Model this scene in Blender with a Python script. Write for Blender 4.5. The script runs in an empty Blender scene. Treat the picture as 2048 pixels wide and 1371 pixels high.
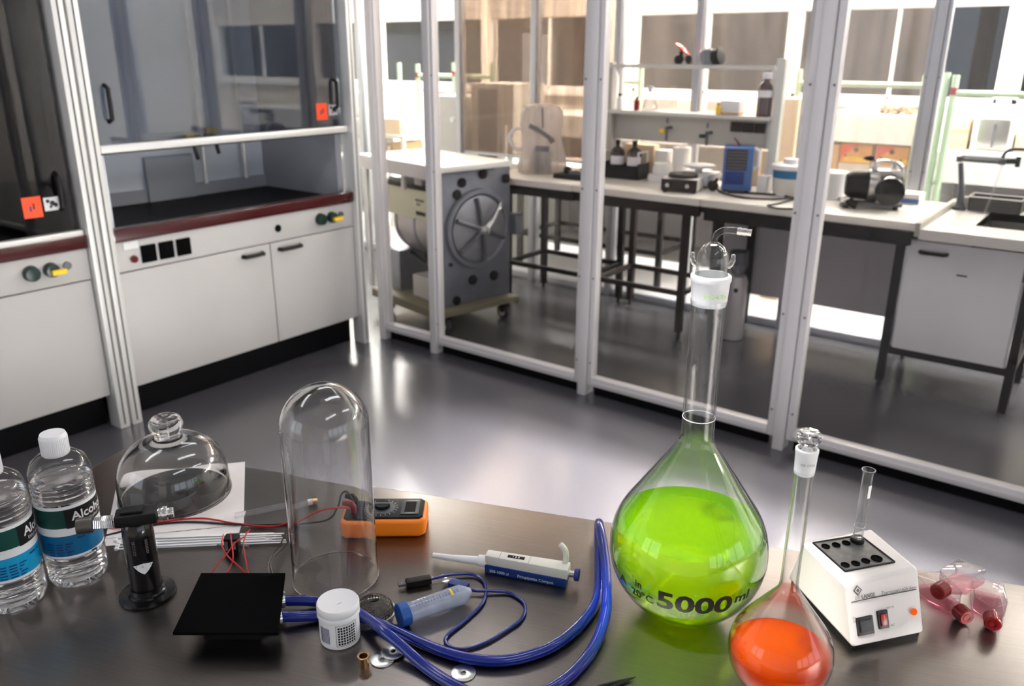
import bpy, bmesh, math, random
from mathutils import Vector, Matrix
random.seed(7)
S = bpy.context.scene
COL = S.collection
R = math.radians

# ------------------------------------------------------------------ camera, world, exposure
CAMH = 1.65
YAW, PITCH, ROLL, FPX = R(37.0005), R(19.2006), R(0.3031), 1650.0
_f = Vector((-math.sin(YAW)*math.cos(PITCH), math.cos(YAW)*math.cos(PITCH), -math.sin(PITCH)))
_r = Vector((math.cos(YAW), math.sin(YAW), 0.0))
_u = _r.cross(_f)
RIGHT = _r*math.cos(ROLL) + _u*math.sin(ROLL)
UP = -_r*math.sin(ROLL) + _u*math.cos(ROLL)
FWD = _f
EYE = Vector((0, 0, CAMH))
cam = bpy.data.cameras.new('camera')
cam.sensor_width = 36.0
cam.lens = FPX/2048*36.0
cam.clip_start = 0.02
cam.dof.use_dof = True
cam.dof.focus_distance = 1.14
cam.dof.aperture_fstop = 6.0
cob = bpy.data.objects.new('camera', cam)
COL.objects.link(cob)
cob.matrix_world = Matrix(((RIGHT.x, UP.x, -FWD.x, EYE.x), (RIGHT.y, UP.y, -FWD.y, EYE.y), (RIGHT.z, UP.z, -FWD.z, EYE.z), (0, 0, 0, 1)))
S.camera = cob

W = bpy.data.worlds.new('world'); S.world = W; W.use_nodes = True
bg = W.node_tree.nodes['Background']
bg.inputs[0].default_value = (0.82, 0.90, 1.0, 1); bg.inputs[1].default_value = 2.2
LAMP_FAR, LAMP_MID, LAMP_NEAR = 120.0, 2.6, 9.0      # brightness of the unseen ceiling lamps added in the three rooms
sun = bpy.data.lights.new('sun', 'SUN'); sun.energy = 60.0; sun.angle = R(2.5); sun.color = (1.0, 0.97, 0.93)
sob = bpy.data.objects.new('sun', sun); COL.objects.link(sob)
sob.rotation_euler = Vector((-1, -.005, -.364)).to_track_quat('-Z', 'Y').to_euler()
S.view_settings.view_transform = 'Standard'
S.view_settings.look = 'None'
S.view_settings.gamma = 1.0
S.view_settings.use_curve_mapping = False
S.view_settings.exposure = 0.0
S.cycles.use_denoising = True
S.cycles.max_bounces = 14
S.cycles.transparent_max_bounces = 40
S.cycles.transmission_bounces = 14
S.cycles.glossy_bounces = 6
S.cycles.diffuse_bounces = 4
S.cycles.sample_clamp_indirect = 8.0

def at(px, py, axis, val):
    """the place on the plane axis = val that the photograph shows at pixel px, py"""
    d = RIGHT*((px-1024)/FPX) - UP*((py-685.5)/FPX) + FWD
    t = (val-EYE[axis])/d[axis]
    return EYE + d*t
TZ = 0.9
def T(px, py, z=TZ): return at(px, py, 2, z)

# ------------------------------------------------------------------ materials
MATS = {}
def nodes(name):
    m = bpy.data.materials.new(name); m.use_nodes = True
    nt = m.node_tree
    return m, nt, nt.nodes, nt.links
def mat(name, color, rough=0.5, metal=0.0, var=0.06, scale=40.0, spec=0.5, coat=0.0, bump=0.0, stretch=None, trans=0.0, ior=1.45, sss=0.0):
    m, nt, N, L = nodes(name)
    b = N['Principled BSDF']
    b.inputs['Metallic'].default_value = metal
    b.inputs['Roughness'].default_value = rough
    b.inputs['Specular IOR Level'].default_value = spec
    b.inputs['Coat Weight'].default_value = coat
    b.inputs['Transmission Weight'].default_value = trans
    b.inputs['IOR'].default_value = ior
    tc = N.new('ShaderNodeTexCoord'); mp = N.new('ShaderNodeMapping'); nz = N.new('ShaderNodeTexNoise'); cr = N.new('ShaderNodeMix')
    cr.data_type = 'RGBA'
    L.new(tc.outputs['Object'], mp.inputs['Vector'])
    if stretch: mp.inputs['Scale'].default_value = stretch
    L.new(mp.outputs['Vector'], nz.inputs['Vector'])
    nz.inputs['Scale'].default_value = scale; nz.inputs['Detail'].default_value = 3
    c = color
    cr.inputs[6].default_value = (c[0]*(1-var), c[1]*(1-var), c[2]*(1-var), 1)
    cr.inputs[7].default_value = (min(1, c[0]*(1+var)), min(1, c[1]*(1+var)), min(1, c[2]*(1+var)), 1)
    L.new(nz.outputs['Fac'], cr.inputs[0])
    L.new(cr.outputs[2], b.inputs['Base Color'])
    if bump:
        bp = N.new('ShaderNodeBump'); bp.inputs['Strength'].default_value = bump; bp.inputs['Distance'].default_value = 0.002
        L.new(nz.outputs['Fac'], bp.inputs['Height']); L.new(bp.outputs['Normal'], b.inputs['Normal'])
    MATS[name] = m
    return m
def thin_glass(name, tint=(0.97, 0.98, 0.98), edge=(0.55, 0.57, 0.57), refl=0.9, base=0.04, rough=0.01, dust=0.0, dustcol=(0.5, 0.45, 0.4), dustscale=3.0, power=4.5):
    m, nt, N, L = nodes(name)
    out = N['Material Output']; N.remove(N['Principled BSDF'])
    lw = N.new('ShaderNodeLayerWeight'); lw.inputs['Blend'].default_value = 0.5
    p5 = N.new('ShaderNodeMath'); p5.operation = 'POWER'; p5.inputs[1].default_value = power
    ma = N.new('ShaderNodeMath'); ma.operation = 'MULTIPLY_ADD'; ma.inputs[1].default_value = refl; ma.inputs[2].default_value = base
    L.new(lw.outputs['Facing'], p5.inputs[0]); L.new(p5.outputs[0], ma.inputs[0])
    p3 = N.new('ShaderNodeMath'); p3.operation = 'POWER'; p3.inputs[1].default_value = 3.0
    L.new(lw.outputs['Facing'], p3.inputs[0])
    mx = N.new('ShaderNodeMix'); mx.data_type = 'RGBA'
    mx.inputs[6].default_value = (*tint, 1); mx.inputs[7].default_value = (*edge, 1)
    L.new(p3.outputs[0], mx.inputs[0])
    tr = N.new('ShaderNodeBsdfTransparent'); gl = N.new('ShaderNodeBsdfGlossy'); gl.inputs['Roughness'].default_value = rough
    L.new(mx.outputs[2], tr.inputs[0])
    s = N.new('ShaderNodeMixShader'); L.new(ma.outputs[0], s.inputs[0]); L.new(tr.outputs[0], s.inputs[1]); L.new(gl.outputs[0], s.inputs[2])
    last = s
    if dust > 0:
        tc = N.new('ShaderNodeTexCoord'); mp = N.new('ShaderNodeMapping'); mp.inputs['Scale'].default_value = (5, 5, 0.5)
        nz = N.new('ShaderNodeTexNoise'); nz.inputs['Scale'].default_value = dustscale; nz.inputs['Detail'].default_value = 5
        L.new(tc.outputs['Object'], mp.inputs[0]); L.new(mp.outputs[0], nz.inputs[0])
        mm = N.new('ShaderNodeMapRange'); mm.inputs[1].default_value = 0.3; mm.inputs[2].default_value = 0.7
        mm.inputs[3].default_value = dust*0.6; mm.inputs[4].default_value = dust*1.4
        L.new(nz.outputs['Fac'], mm.inputs[0])
        df = N.new('ShaderNodeBsdfDiffuse'); tl = N.new('ShaderNodeBsdfTranslucent')
        df.inputs[0].default_value = (*dustcol, 1); tl.inputs[0].default_value = (*dustcol, 1)
        dd = N.new('ShaderNodeMixShader'); L.new(df.outputs[0], dd.inputs[1]); L.new(tl.outputs[0], dd.inputs[2])
        d2 = N.new('ShaderNodeMixShader'); L.new(mm.outputs[0], d2.inputs[0]); L.new(s.outputs[0], d2.inputs[1]); L.new(dd.outputs[0], d2.inputs[2])
        last = d2
    L.new(last.outputs[0], out.inputs[0])
    MATS[name] = m
    return m
def solid_glass(name, color=(1, 1, 1), rough=0.0, ior=1.47):
    m, nt, N, L = nodes(name)
    out = N['Material Output']; N.remove(N['Principled BSDF'])
    g = N.new('ShaderNodeBsdfGlass'); g.inputs[0].default_value = (*color, 1); g.inputs['Roughness'].default_value = rough; g.inputs['IOR'].default_value = ior
    L.new(g.outputs[0], out.inputs[0]); MATS[name] = m
    return m
def liquid(name, clear, body, mix, ior=1.33):
    m, nt, N, L = nodes(name)
    out = N['Material Output']; N.remove(N['Principled BSDF'])
    g = N.new('ShaderNodeBsdfGlass'); g.inputs[0].default_value = (*clear, 1); g.inputs['Roughness'].default_value = 0.0; g.inputs['IOR'].default_value = ior
    d = N.new('ShaderNodeBsdfDiffuse'); d.inputs[0].default_value = (*body, 1)
    t = N.new('ShaderNodeBsdfTranslucent'); t.inputs[0].default_value = (*body, 1)
    a = N.new('ShaderNodeMixShader'); a.inputs[0].default_value = 0.55; L.new(d.outputs[0], a.inputs[1]); L.new(t.outputs[0], a.inputs[2])
    b = N.new('ShaderNodeMixShader'); b.inputs[0].default_value = mix; L.new(g.outputs[0], b.inputs[1]); L.new(a.outputs[0], b.inputs[2])
    L.new(b.outputs[0], out.inputs[0]); MATS[name] = m
    return m
def translucent(name, color, t=0.5, rough=0.5, clear=0.0):
    m, nt, N, L = nodes(name)
    out = N['Material Output']; b = N['Principled BSDF']
    b.inputs['Base Color'].default_value = (*color, 1); b.inputs['Roughness'].default_value = rough
    tl = N.new('ShaderNodeBsdfTranslucent'); tl.inputs[0].default_value = (*color, 1)
    s = N.new('ShaderNodeMixShader'); s.inputs[0].default_value = t; L.new(b.outputs[0], s.inputs[1]); L.new(tl.outputs[0], s.inputs[2])
    last = s
    if clear:
        tr = N.new('ShaderNodeBsdfTransparent'); s2 = N.new('ShaderNodeMixShader'); s2.inputs[0].default_value = clear
        L.new(s.outputs[0], s2.inputs[1]); L.new(tr.outputs[0], s2.inputs[2]); last = s2
    L.new(last.outputs[0], out.inputs[0]); MATS[name] = m
    return m
def emit(name, color, strength):
    m, nt, N, L = nodes(name)
    out = N['Material Output']; N.remove(N['Principled BSDF'])
    e = N.new('ShaderNodeEmission'); e.inputs[0].default_value = (*color, 1); e.inputs[1].default_value = strength
    L.new(e.outputs[0], out.inputs[0]); MATS[name] = m
    return m

def floor_material():
    m, nt, N, L = nodes('grey vinyl floor'); b = N['Principled BSDF']
    tc = N.new('ShaderNodeTexCoord'); n1 = N.new('ShaderNodeTexNoise'); n1.inputs['Scale'].default_value = 1.3; n1.inputs['Detail'].default_value = 6
    n2 = N.new('ShaderNodeTexNoise'); n2.inputs['Scale'].default_value = 160
    L.new(tc.outputs['Object'], n1.inputs[0]); L.new(tc.outputs['Object'], n2.inputs[0])
    mx = N.new('ShaderNodeMix'); mx.data_type = 'RGBA'; mx.inputs[6].default_value = (0.066, 0.064, 0.073, 1); mx.inputs[7].default_value = (0.090, 0.087, 0.098, 1)
    L.new(n2.outputs['Fac'], mx.inputs[0]); L.new(mx.outputs[2], b.inputs['Base Color'])
    mr = N.new('ShaderNodeMapRange'); mr.inputs[3].default_value = 0.17; mr.inputs[4].default_value = 0.28
    L.new(n1.outputs['Fac'], mr.inputs[0]); L.new(mr.outputs[0], b.inputs['Roughness'])
    b.inputs['Specular IOR Level'].default_value = 0.85
    MATS['floor'] = m
def steel_material():
    m, nt, N, L = nodes('brushed steel worktop'); b = N['Principled BSDF']
    tc = N.new('ShaderNodeTexCoord'); mp = N.new('ShaderNodeMapping'); mp.inputs['Rotation'].default_value = (0, 0, R(-21)); mp.inputs['Scale'].default_value = (6, 300, 6)
    nz = N.new('ShaderNodeTexNoise'); nz.inputs['Scale'].default_value = 2.0; nz.inputs['Detail'].default_value = 4
    L.new(tc.outputs['Object'], mp.inputs[0]); L.new(mp.outputs[0], nz.inputs[0])
    n2 = N.new('ShaderNodeTexNoise'); n2.inputs['Scale'].default_value = 9.0; n2.inputs['Detail'].default_value = 6
    L.new(tc.outputs['Object'], n2.inputs[0])
    mx = N.new('ShaderNodeMix'); mx.data_type = 'RGBA'; mx.inputs[6].default_value = (0.185, 0.165, 0.152, 1); mx.inputs[7].default_value = (0.265, 0.237, 0.22, 1)
    L.new(nz.outputs['Fac'], mx.inputs[0]); L.new(mx.outputs[2], b.inputs['Base Color'])
    mr = N.new('ShaderNodeMapRange'); mr.inputs[3].default_value = 0.26; mr.inputs[4].default_value = 0.33
    L.new(n2.outputs['Fac'], mr.inputs[0]); L.new(mr.outputs[0], b.inputs['Roughness'])
    bp = N.new('ShaderNodeBump'); bp.inputs['Strength'].default_value = 0.06; bp.inputs['Distance'].default_value = 0.001
    L.new(nz.outputs['Fac'], bp.inputs['Height']); L.new(bp.outputs['Normal'], b.inputs['Normal'])
    b.inputs['Metallic'].default_value = 1.0
    MATS['steel_top'] = m
def facade_material(name, c1, c2, sc):
    m, nt, N, L = nodes(name); b = N['Principled BSDF']
    tc = N.new('ShaderNodeTexCoord'); mp = N.new('ShaderNodeMapping'); mp.inputs['Scale'].default_value = (sc, 1, 0.12)
    nz = N.new('ShaderNodeTexNoise'); nz.inputs['Scale'].default_value = 1.0; nz.inputs['Detail'].default_value = 4
    L.new(tc.outputs['Object'], mp.inputs[0]); L.new(mp.outputs[0], nz.inputs[0])
    mr = N.new('ShaderNodeMapRange'); mr.inputs[1].default_value = 0.35; mr.inputs[2].default_value = 0.65
    mx = N.new('ShaderNodeMix'); mx.data_type = 'RGBA'; mx.inputs[6].default_value = (*c1, 1); mx.inputs[7].default_value = (*c2, 1)
    L.new(nz.outputs['Fac'], mr.inputs[0]); L.new(mr.outputs[0], mx.inputs[0]); L.new(mx.outputs[2], b.inputs['Base Color'])
    b.inputs['Roughness'].default_value = 0.9
    MATS[name] = m

floor_material(); steel_material()
facade_material('facade brown', (0.016, 0.0135, 0.012), (0.042, 0.035, 0.030), 2.2)
facade_material('facade dark', (0.003, 0.003, 0.0035), (0.007, 0.0065, 0.0065), 1.2)
facade_material('facade pale', (0.065, 0.068, 0.078), (0.095, 0.098, 0.107), 0.8)
mat('floor painted light', (0.62, 0.61, 0.62), 0.35, scale=6, var=0.04)  # bright light of the far room painted into its floor colour
mat('wall paint', (0.80, 0.78, 0.74), 0.7, scale=8, var=0.03)
mat('wall cream', (0.86, 0.80, 0.70), 0.7, scale=8, var=0.03)
mat('ceiling paint', (0.45, 0.44, 0.43), 0.8, scale=6, var=0.03)
mat('ceiling white', (0.88, 0.87, 0.85), 0.8, scale=6, var=0.02)
mat('aluminium', (0.64, 0.61, 0.62), 0.42, 0.15, scale=3, stretch=(60, 60, 1), var=0.05)
mat('aluminium bright', (0.80, 0.79, 0.77), 0.35, 0.35, scale=3, stretch=(60, 60, 1), var=0.05)
mat('aluminium shaded', (0.50, 0.51, 0.55), 0.4, 0.5, scale=3, stretch=(60, 60, 1), var=0.06)  # shade on the rear posts put into a darker, cooler aluminium
mat('screw metal', (0.16, 0.15, 0.15), 0.5, 0.5)
mat('cabinet white', (0.48, 0.465, 0.455), 0.42, scale=5, var=0.04)
mat('cabinet grey', (0.74, 0.74, 0.77), 0.35, scale=5, var=0.04)
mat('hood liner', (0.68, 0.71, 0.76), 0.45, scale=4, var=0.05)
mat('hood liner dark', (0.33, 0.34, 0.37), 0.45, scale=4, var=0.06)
mat('plinth black', (0.004, 0.004, 0.005), 0.6, spec=0.1)
mat('counter red', (0.055, 0.006, 0.007), 0.2, coat=0.25, scale=30, var=0.15)
mat('counter black', (0.006, 0.005, 0.006), 0.55, scale=12, var=0.5, spec=0.12)
mat('gasket dark', (0.02, 0.02, 0.022), 0.6)
mat('black plastic', (0.007, 0.007, 0.008), 0.45, spec=0.3)
mat('black gloss', (0.005, 0.005, 0.006), 0.16, coat=0.2)
mat('black matte', (0.0025, 0.0025, 0.003), 0.9, spec=0.05)
mat('black steel', (0.009, 0.008, 0.008), 0.5, spec=0.3)
mat('dark brown steel', (0.028, 0.020, 0.018), 0.5, spec=0.3)
mat('white plastic', (0.86, 0.86, 0.88), 0.35, var=0.02)
mat('off white plastic', (0.72, 0.70, 0.66), 0.4, var=0.03)
mat('paper', (0.80, 0.76, 0.74), 0.85, var=0.03)
mat('card white', (0.90, 0.88, 0.84), 0.7, var=0.03)
mat('cardboard', (0.62, 0.40, 0.20), 0.8, var=0.08)
mat('cardboard pale', (0.78, 0.60, 0.40), 0.8, var=0.06)
mat('box orange', (0.75, 0.36, 0.10), 0.7, var=0.08)
mat('box red', (0.72, 0.10, 0.06), 0.7)
mat('sticker orange', (1.0, 0.075, 0.012), 0.5, var=0.02)
mat('sticker white', (0.75, 0.75, 0.75), 0.5)
mat('orange rubber', (1.0, 0.24, 0.008), 0.42, var=0.03)
mat('yellow plastic', (0.95, 0.62, 0.02), 0.4)
mat('green plastic', (0.004, 0.026, 0.020), 0.35)
mat('green rod', (0.42, 0.56, 0.38), 0.45, var=0.05)
mat('green label', (0.003, 0.060, 0.050), 0.35, var=0.03)
mat('cyan label', (0.005, 0.33, 0.62), 0.35, var=0.04)
mat('blue label', (0.004, 0.13, 0.30), 0.35, var=0.04)
mat('label white', (0.88, 0.88, 0.90), 0.4, var=0.02)
mat('ink black', (0.006, 0.006, 0.007), 0.5)
mat('ink green', (0.25, 0.55, 0.06), 0.5)
mat('ink navy', (0.01, 0.03, 0.16), 0.5)
mat('print grey', (0.18, 0.18, 0.19), 0.6)
mat('blue hose', (0.002, 0.018, 0.24), 0.2, coat=0.5, scale=60, var=0.06)
mat('blue cable', (0.004, 0.016, 0.22), 0.15, coat=0.7)
mat('blue plastic', (0.006, 0.08, 0.34), 0.38)
mat('navy plastic', (0.006, 0.035, 0.20), 0.35)
mat('device blue', (0.07, 0.16, 0.42), 0.4)
mat('device vent', (0.035, 0.030, 0.045), 0.4)
mat('red plastic', (0.19, 0.003, 0.006), 0.3)
mat('red dark plastic', (0.10, 0.002, 0.004), 0.3)
mat('red wire', (0.50, 0.008, 0.010), 0.35)
mat('black wire', (0.006, 0.006, 0.006), 0.3)
mat('chrome', (0.82, 0.82, 0.83), 0.12, 1.0)
mat('steel', (0.60, 0.59, 0.57), 0.28, 1.0, scale=30)
mat('dull steel', (0.27, 0.28, 0.32), 0.42, 0.6, scale=14, var=0.2)
mat('barrel steel', (0.45, 0.42, 0.42), 0.45, 0.6, scale=10, var=0.15)
mat('cast grey', (0.20, 0.215, 0.26), 0.45, 0.5, scale=12, var=0.2)
mat('brass', (0.60, 0.38, 0.20), 0.22, 1.0)
mat('zinc', (0.70, 0.72, 0.68), 0.25, 1.0)
mat('cream metal', (0.62, 0.60, 0.44), 0.5, var=0.06)
mat('trolley olive', (0.20, 0.18, 0.12), 0.5, var=0.15)
mat('caster rubber', (0.03, 0.03, 0.032), 0.6)
mat('caster rim', (0.55, 0.50, 0.42), 0.5)
mat('bench top', (0.76, 0.73, 0.66), 0.35, var=0.05, scale=12)
mat('bench white', (0.90, 0.89, 0.87), 0.45, var=0.02)
mat('bench edge', (0.36, 0.34, 0.29), 0.5)
mat('panel grey', (0.50, 0.47, 0.50), 0.5, var=0.05)
mat('shelf grey', (0.55, 0.53, 0.49), 0.55, var=0.05)
mat('shelf post', (0.70, 0.71, 0.66), 0.5, var=0.04)
mat('sink steel', (0.55, 0.53, 0.50), 0.35, 0.7, var=0.08)
mat('sink dark', (0.10, 0.095, 0.09), 0.4, 0.6)
mat('disc dark', (0.05, 0.047, 0.045), 0.18, 0.7, var=0.2)
mat('rack grey', (0.12, 0.125, 0.14), 0.4, 0.4)
mat('cylinder grey', (0.52, 0.49, 0.49), 0.4, 0.5)
mat('amber glass', (0.055, 0.012, 0.006), 0.08, coat=0.6)
mat('amber dark', (0.030, 0.010, 0.004), 0.1, coat=0.6)
mat('thermo body', (0.66, 0.62, 0.60), 0.38, coat=0.15, var=0.02)
mat('block dark', (0.045, 0.042, 0.042), 0.5, 0.3, scale=60, var=0.4)
mat('block plate', (0.13, 0.125, 0.12), 0.5, 0.3, scale=90, var=0.55)
mat('lcd', (0.10, 0.11, 0.11), 0.2)
mat('mesh wire', (0.14, 0.13, 0.12), 0.4, 0.8)
mat('towel brown', (0.32, 0.22, 0.14), 0.8)
emit('lamp orange', (1.0, 0.13, 0.01), 0.9)
emit('lamp far', (1.0, 0.965, 0.90), LAMP_FAR)
emit('lamp mid', (1.0, 0.96, 0.92), LAMP_MID)
emit('lamp near', (0.97, 0.97, 1.0), LAMP_NEAR)
thin_glass('pane clear')
thin_glass('pane window', base=0.008, refl=0.5)
thin_glass('pane partition', tint=(0.95, 0.94, 0.94), base=0.011, refl=0.7, dust=0.004, dustcol=(0.4, 0.37, 0.36))
thin_glass('pane dusty', tint=(0.62, 0.56, 0.51), dust=0.34, dustcol=(0.16, 0.125, 0.10))
thin_glass('pane hazy', tint=(0.90, 0.88, 0.86), dust=0.13, dustcol=(0.34, 0.29, 0.25))
thin_glass('sash glass', tint=(0.52, 0.55, 0.60), base=0.10, dust=0.02, dustcol=(0.4, 0.42, 0.46))
thin_glass('sash glass dark', tint=(0.40, 0.39, 0.40), base=0.05)
thin_glass('lab glass', tint=(0.975, 0.98, 0.98), edge=(0.45, 0.46, 0.46), base=0.035, refl=0.95, power=3.0)
thin_glass('bell glass', tint=(0.985, 0.985, 0.985), edge=(0.42, 0.42, 0.42), base=0.04, refl=0.8)
thin_glass('clear plastic', tint=(0.95, 0.95, 0.96), edge=(0.45, 0.45, 0.47), base=0.05, rough=0.06, dust=0.05, dustcol=(0.8, 0.8, 0.85))
thin_glass('frost plastic', tint=(0.88, 0.90, 0.95), edge=(0.5, 0.52, 0.6), base=0.06, rough=0.15, dust=0.30, dustcol=(0.75, 0.80, 0.92))
thin_glass('culture plastic', tint=(0.96, 0.93, 0.95), edge=(0.55, 0.40, 0.46), base=0.06, rough=0.03, dust=0.03, dustcol=(0.85, 0.8, 0.84))
thin_glass('culture medium', tint=(0.985, 0.80, 0.85), edge=(0.75, 0.12, 0.2), base=0.03)
thin_glass('pet plastic', tint=(0.96, 0.96, 0.97), edge=(0.55, 0.55, 0.58), base=0.06, rough=0.03)
thin_glass('bag plastic', tint=(0.75, 0.73, 0.71), edge=(0.5, 0.5, 0.5), base=0.08, rough=0.2, dust=0.55, dustcol=(0.85, 0.80, 0.77), dustscale=2.0)
solid_glass('glass solid')
solid_glass('glass frosted', rough=0.45)
solid_glass('water clear', (0.985, 0.985, 0.985), ior=1.33)
liquid('liquid green', (0.88, 1.0, 0.008), (0.46, 1.0, 0.0), 0.25)
liquid('liquid orange', (1.0, 0.40, 0.005), (1.0, 0.15, 0.0), 0.40)
translucent('frosted joint', (0.90, 0.91, 0.93), 0.45, 0.4, 0.12)
translucent('blind', (0.95, 0.90, 0.82), 0.6)
M = MATS

# ------------------------------------------------------------------ builders
class MB:
    def __init__(s): s.bm = bmesh.new()
    def _xf(s, vs, m):
        if m is not None: bmesh.ops.transform(s.bm, matrix=m, verts=vs)
        return s
    def box(s, x0, x1, y0, y1, z0, z1, m=None):
        v = [s.bm.verts.new(p) for p in ((x0,y0,z0),(x1,y0,z0),(x1,y1,z0),(x0,y1,z0),(x0,y0,z1),(x1,y0,z1),(x1,y1,z1),(x0,y1,z1))]
        for f in ((0,3,2,1),(4,5,6,7),(0,1,5,4),(1,2,6,5),(2,3,7,6),(3,0,4,7)): s.bm.faces.new([v[i] for i in f])
        return s._xf(v, m)
    def hexa(s, lo, hi):
        v = [s.bm.verts.new(p) for p in list(lo)+list(hi)]
        n = len(lo)
        s.bm.faces.new(v[:n][::-1]); s.bm.faces.new(v[n:])
        for i in range(n): s.bm.faces.new((v[i], v[(i+1) % n], v[n+(i+1) % n], v[n+i]))
        return s
    def prism(s, poly, z0, z1, m=None):
        n0 = len(s.bm.verts)
        s.hexa([(x, y, z0) for x, y in poly], [(x, y, z1) for x, y in poly])
        s.bm.verts.ensure_lookup_table()
        return s._xf(s.bm.verts[n0:], m)
    def lathe(s, prof, n=32, m=None, close=False, a0=0.0, a1=None):
        rings = []; new = []
        full = a1 is None
        k = n if full else n+1
        for r, z in prof:
            if r < 1e-6:
                v = s.bm.verts.new((0, 0, z)); rings.append([v]); new.append(v)
            else:
                ring = []
                for i in range(k):
                    a = a0 + (2*math.pi if full else a1-a0)*i/n
                    ring.append(s.bm.verts.new((r*math.cos(a), r*math.sin(a), z)))
                rings.append(ring); new += ring
        pairs = list(zip(rings[:-1], rings[1:]))
        if close: pairs.append((rings[-1], rings[0]))
        for A, B in pairs:
            for i in range(n):
                j = (i+1) % k if full else i+1
                if len(A) == 1 and len(B) == 1: continue
                if len(A) == 1: s.bm.faces.new((A[0], B[j], B[i]))
                elif len(B) == 1: s.bm.faces.new((A[i], A[j], B[0]))
                else: s.bm.faces.new((A[i], A[j], B[j], B[i]))
        return s._xf(new, m)
    def cyl(s, p0, p1, r0, r1=None, n=20):
        p0, p1 = Vector(p0), Vector(p1); r1 = r0 if r1 is None else r1
        d = p1-p0; m = Matrix.Translation(p0) @ d.to_track_quat('Z', 'Y').to_matrix().to_4x4()
        return s.lathe([(0, 0), (r0, 0), (r1, d.length), (0, d.length)], n, m)
    def tube(s, pts, r, n=10, caps=True, closed=False):
        pts = [Vector(p) for p in pts]; k = len(pts); rings = []
        up = None
        for i, p in enumerate(pts):
            if closed: t = pts[(i+1) % k]-pts[i-1]
            else: t = pts[min(i+1, k-1)]-pts[max(i-1, 0)]
            t = t.normalized()
            if up is None:
                up = Vector((0, 0, 1)) if abs(t.z) < 0.9 else Vector((1, 0, 0))
            a = t.cross(up)
            if a.length < 1e-6: a = t.orthogonal()
            a.normalize(); b = a.cross(t).normalized(); up = b
            rr = r[i] if isinstance(r, (list, tuple)) else r
            rings.append([s.bm.verts.new(p + (a*math.cos(2*math.pi*j/n) + b*math.sin(2*math.pi*j/n))*rr) for j in range(n)])
        for i in range(k if closed else k-1):
            A, B = rings[i], rings[(i+1) % k]
            for j in range(n): s.bm.faces.new((A[j], A[(j+1) % n], B[(j+1) % n], B[j]))
        if caps and not closed:
            s.bm.faces.new(rings[0][::-1]); s.bm.faces.new(rings[-1])
        return s
    def sphere(s, c, r, n=20, sq=(1, 1, 1)):
        m = Matrix.Translation(Vector(c)) @ Matrix.Diagonal((*sq, 1))
        k = n//2
        return s.lathe([(0 if i in (0, k) else r*math.sin(math.pi*i/k), -r*math.cos(math.pi*i/k)) for i in range(k+1)], n, m)
    def quad(s, *pts):
        s.bm.faces.new([s.bm.verts.new(p) for p in pts]); return s
    def build(s, name, material, parent=None, bevel=0.0, world=False, smooth=True, seg=2, angle=38):
        bm = s.bm
        bmesh.ops.recalc_face_normals(bm, faces=bm.faces)
        if bevel > 0:
            es = [e for e in bm.edges if len(e.link_faces) == 2 and e.calc_face_angle(0) > R(40)]
            bmesh.ops.bevel(bm, geom=es, offset=bevel, segments=seg, affect='EDGES', profile=0.6)
        if smooth:
            for f in bm.faces: f.smooth = True
            for e in bm.edges:
                if len(e.link_faces) == 2 and e.calc_face_angle(0) > R(angle): e.smooth = False
        me = bpy.data.meshes.new(name); bm.to_mesh(me); bm.free()
        me.materials.append(M[material] if isinstance(material, str) else material)
        o = bpy.data.objects.new(name, me); COL.objects.link(o)
        if parent is not None:
            o.parent = parent
            if world: o.matrix_parent_inverse = root_matrix(parent).inverted()
        return o

def root_matrix(o):
    m = Matrix.LocRotScale(o.location, o.rotation_euler, o.scale)
    if o.parent is not None: m = root_matrix(o.parent) @ o.matrix_parent_inverse @ m
    return m
def tag(o, label, cat, group=None, kind=None):
    o['label'] = label; o['category'] = cat
    if group: o['group'] = group
    if kind: o['kind'] = kind
    return o
def thing(name, label, cat, loc=(0, 0, 0), rz=0.0, group=None):
    o = bpy.data.objects.new(name, None); COL.objects.link(o)
    o.empty_display_size = 0.02
    o.location = loc; o.rotation_euler = (0, 0, rz)
    return tag(o, label, cat, group)
def struct(name, mb, material, label=None, cat=None, **kw):
    o = mb.build(name, material, **kw)
    o['kind'] = 'structure'
    if label: o['label'] = label
    if cat: o['category'] = cat
    return o
def structroot(name, label, cat, loc=(0, 0, 0)):
    o = thing(name, label, cat, loc); o['kind'] = 'structure'; return o
def copy_tree(o, parent=None):
    c = o.copy(); COL.objects.link(c)
    if parent is not None:
        mpi = o.matrix_parent_inverse.copy(); c.parent = parent; c.matrix_parent_inverse = mpi
    for ch in list(o.children): copy_tree(ch, c)
    return c
def text(string, size, fn, name, material, parent=None, world=False, align='LEFT', cut=0.0, sx=1.0, bold=0.0):
    cu = bpy.data.curves.new('t', 'FONT'); cu.body = string; cu.size = size; cu.align_x = align; cu.offset = bold
    cu.fill_mode = 'FRONT'; cu.resolution_u = 3
    ob = bpy.data.objects.new('t', cu); COL.objects.link(ob)
    dg = bpy.context.evaluated_depsgraph_get()
    me = bpy.data.meshes.new_from_object(ob.evaluated_get(dg))
    bpy.data.objects.remove(ob); bpy.data.curves.remove(cu)
    b = MB(); b.bm.from_mesh(me); bpy.data.meshes.remove(me)
    if cut > 0:
        bmesh.ops.triangulate(b.bm, faces=b.bm.faces)
        for _ in range(3):
            es = [e for e in b.bm.edges if e.calc_length() > cut]
            if not es: break
            bmesh.ops.subdivide_edges(b.bm, edges=es, cuts=1)
            bmesh.ops.triangulate(b.bm, faces=b.bm.faces)
    for v in b.bm.verts: v.co = fn(v.co.x*sx, v.co.y)
    return b.build(name, material, parent, world=world, smooth=False)
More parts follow.
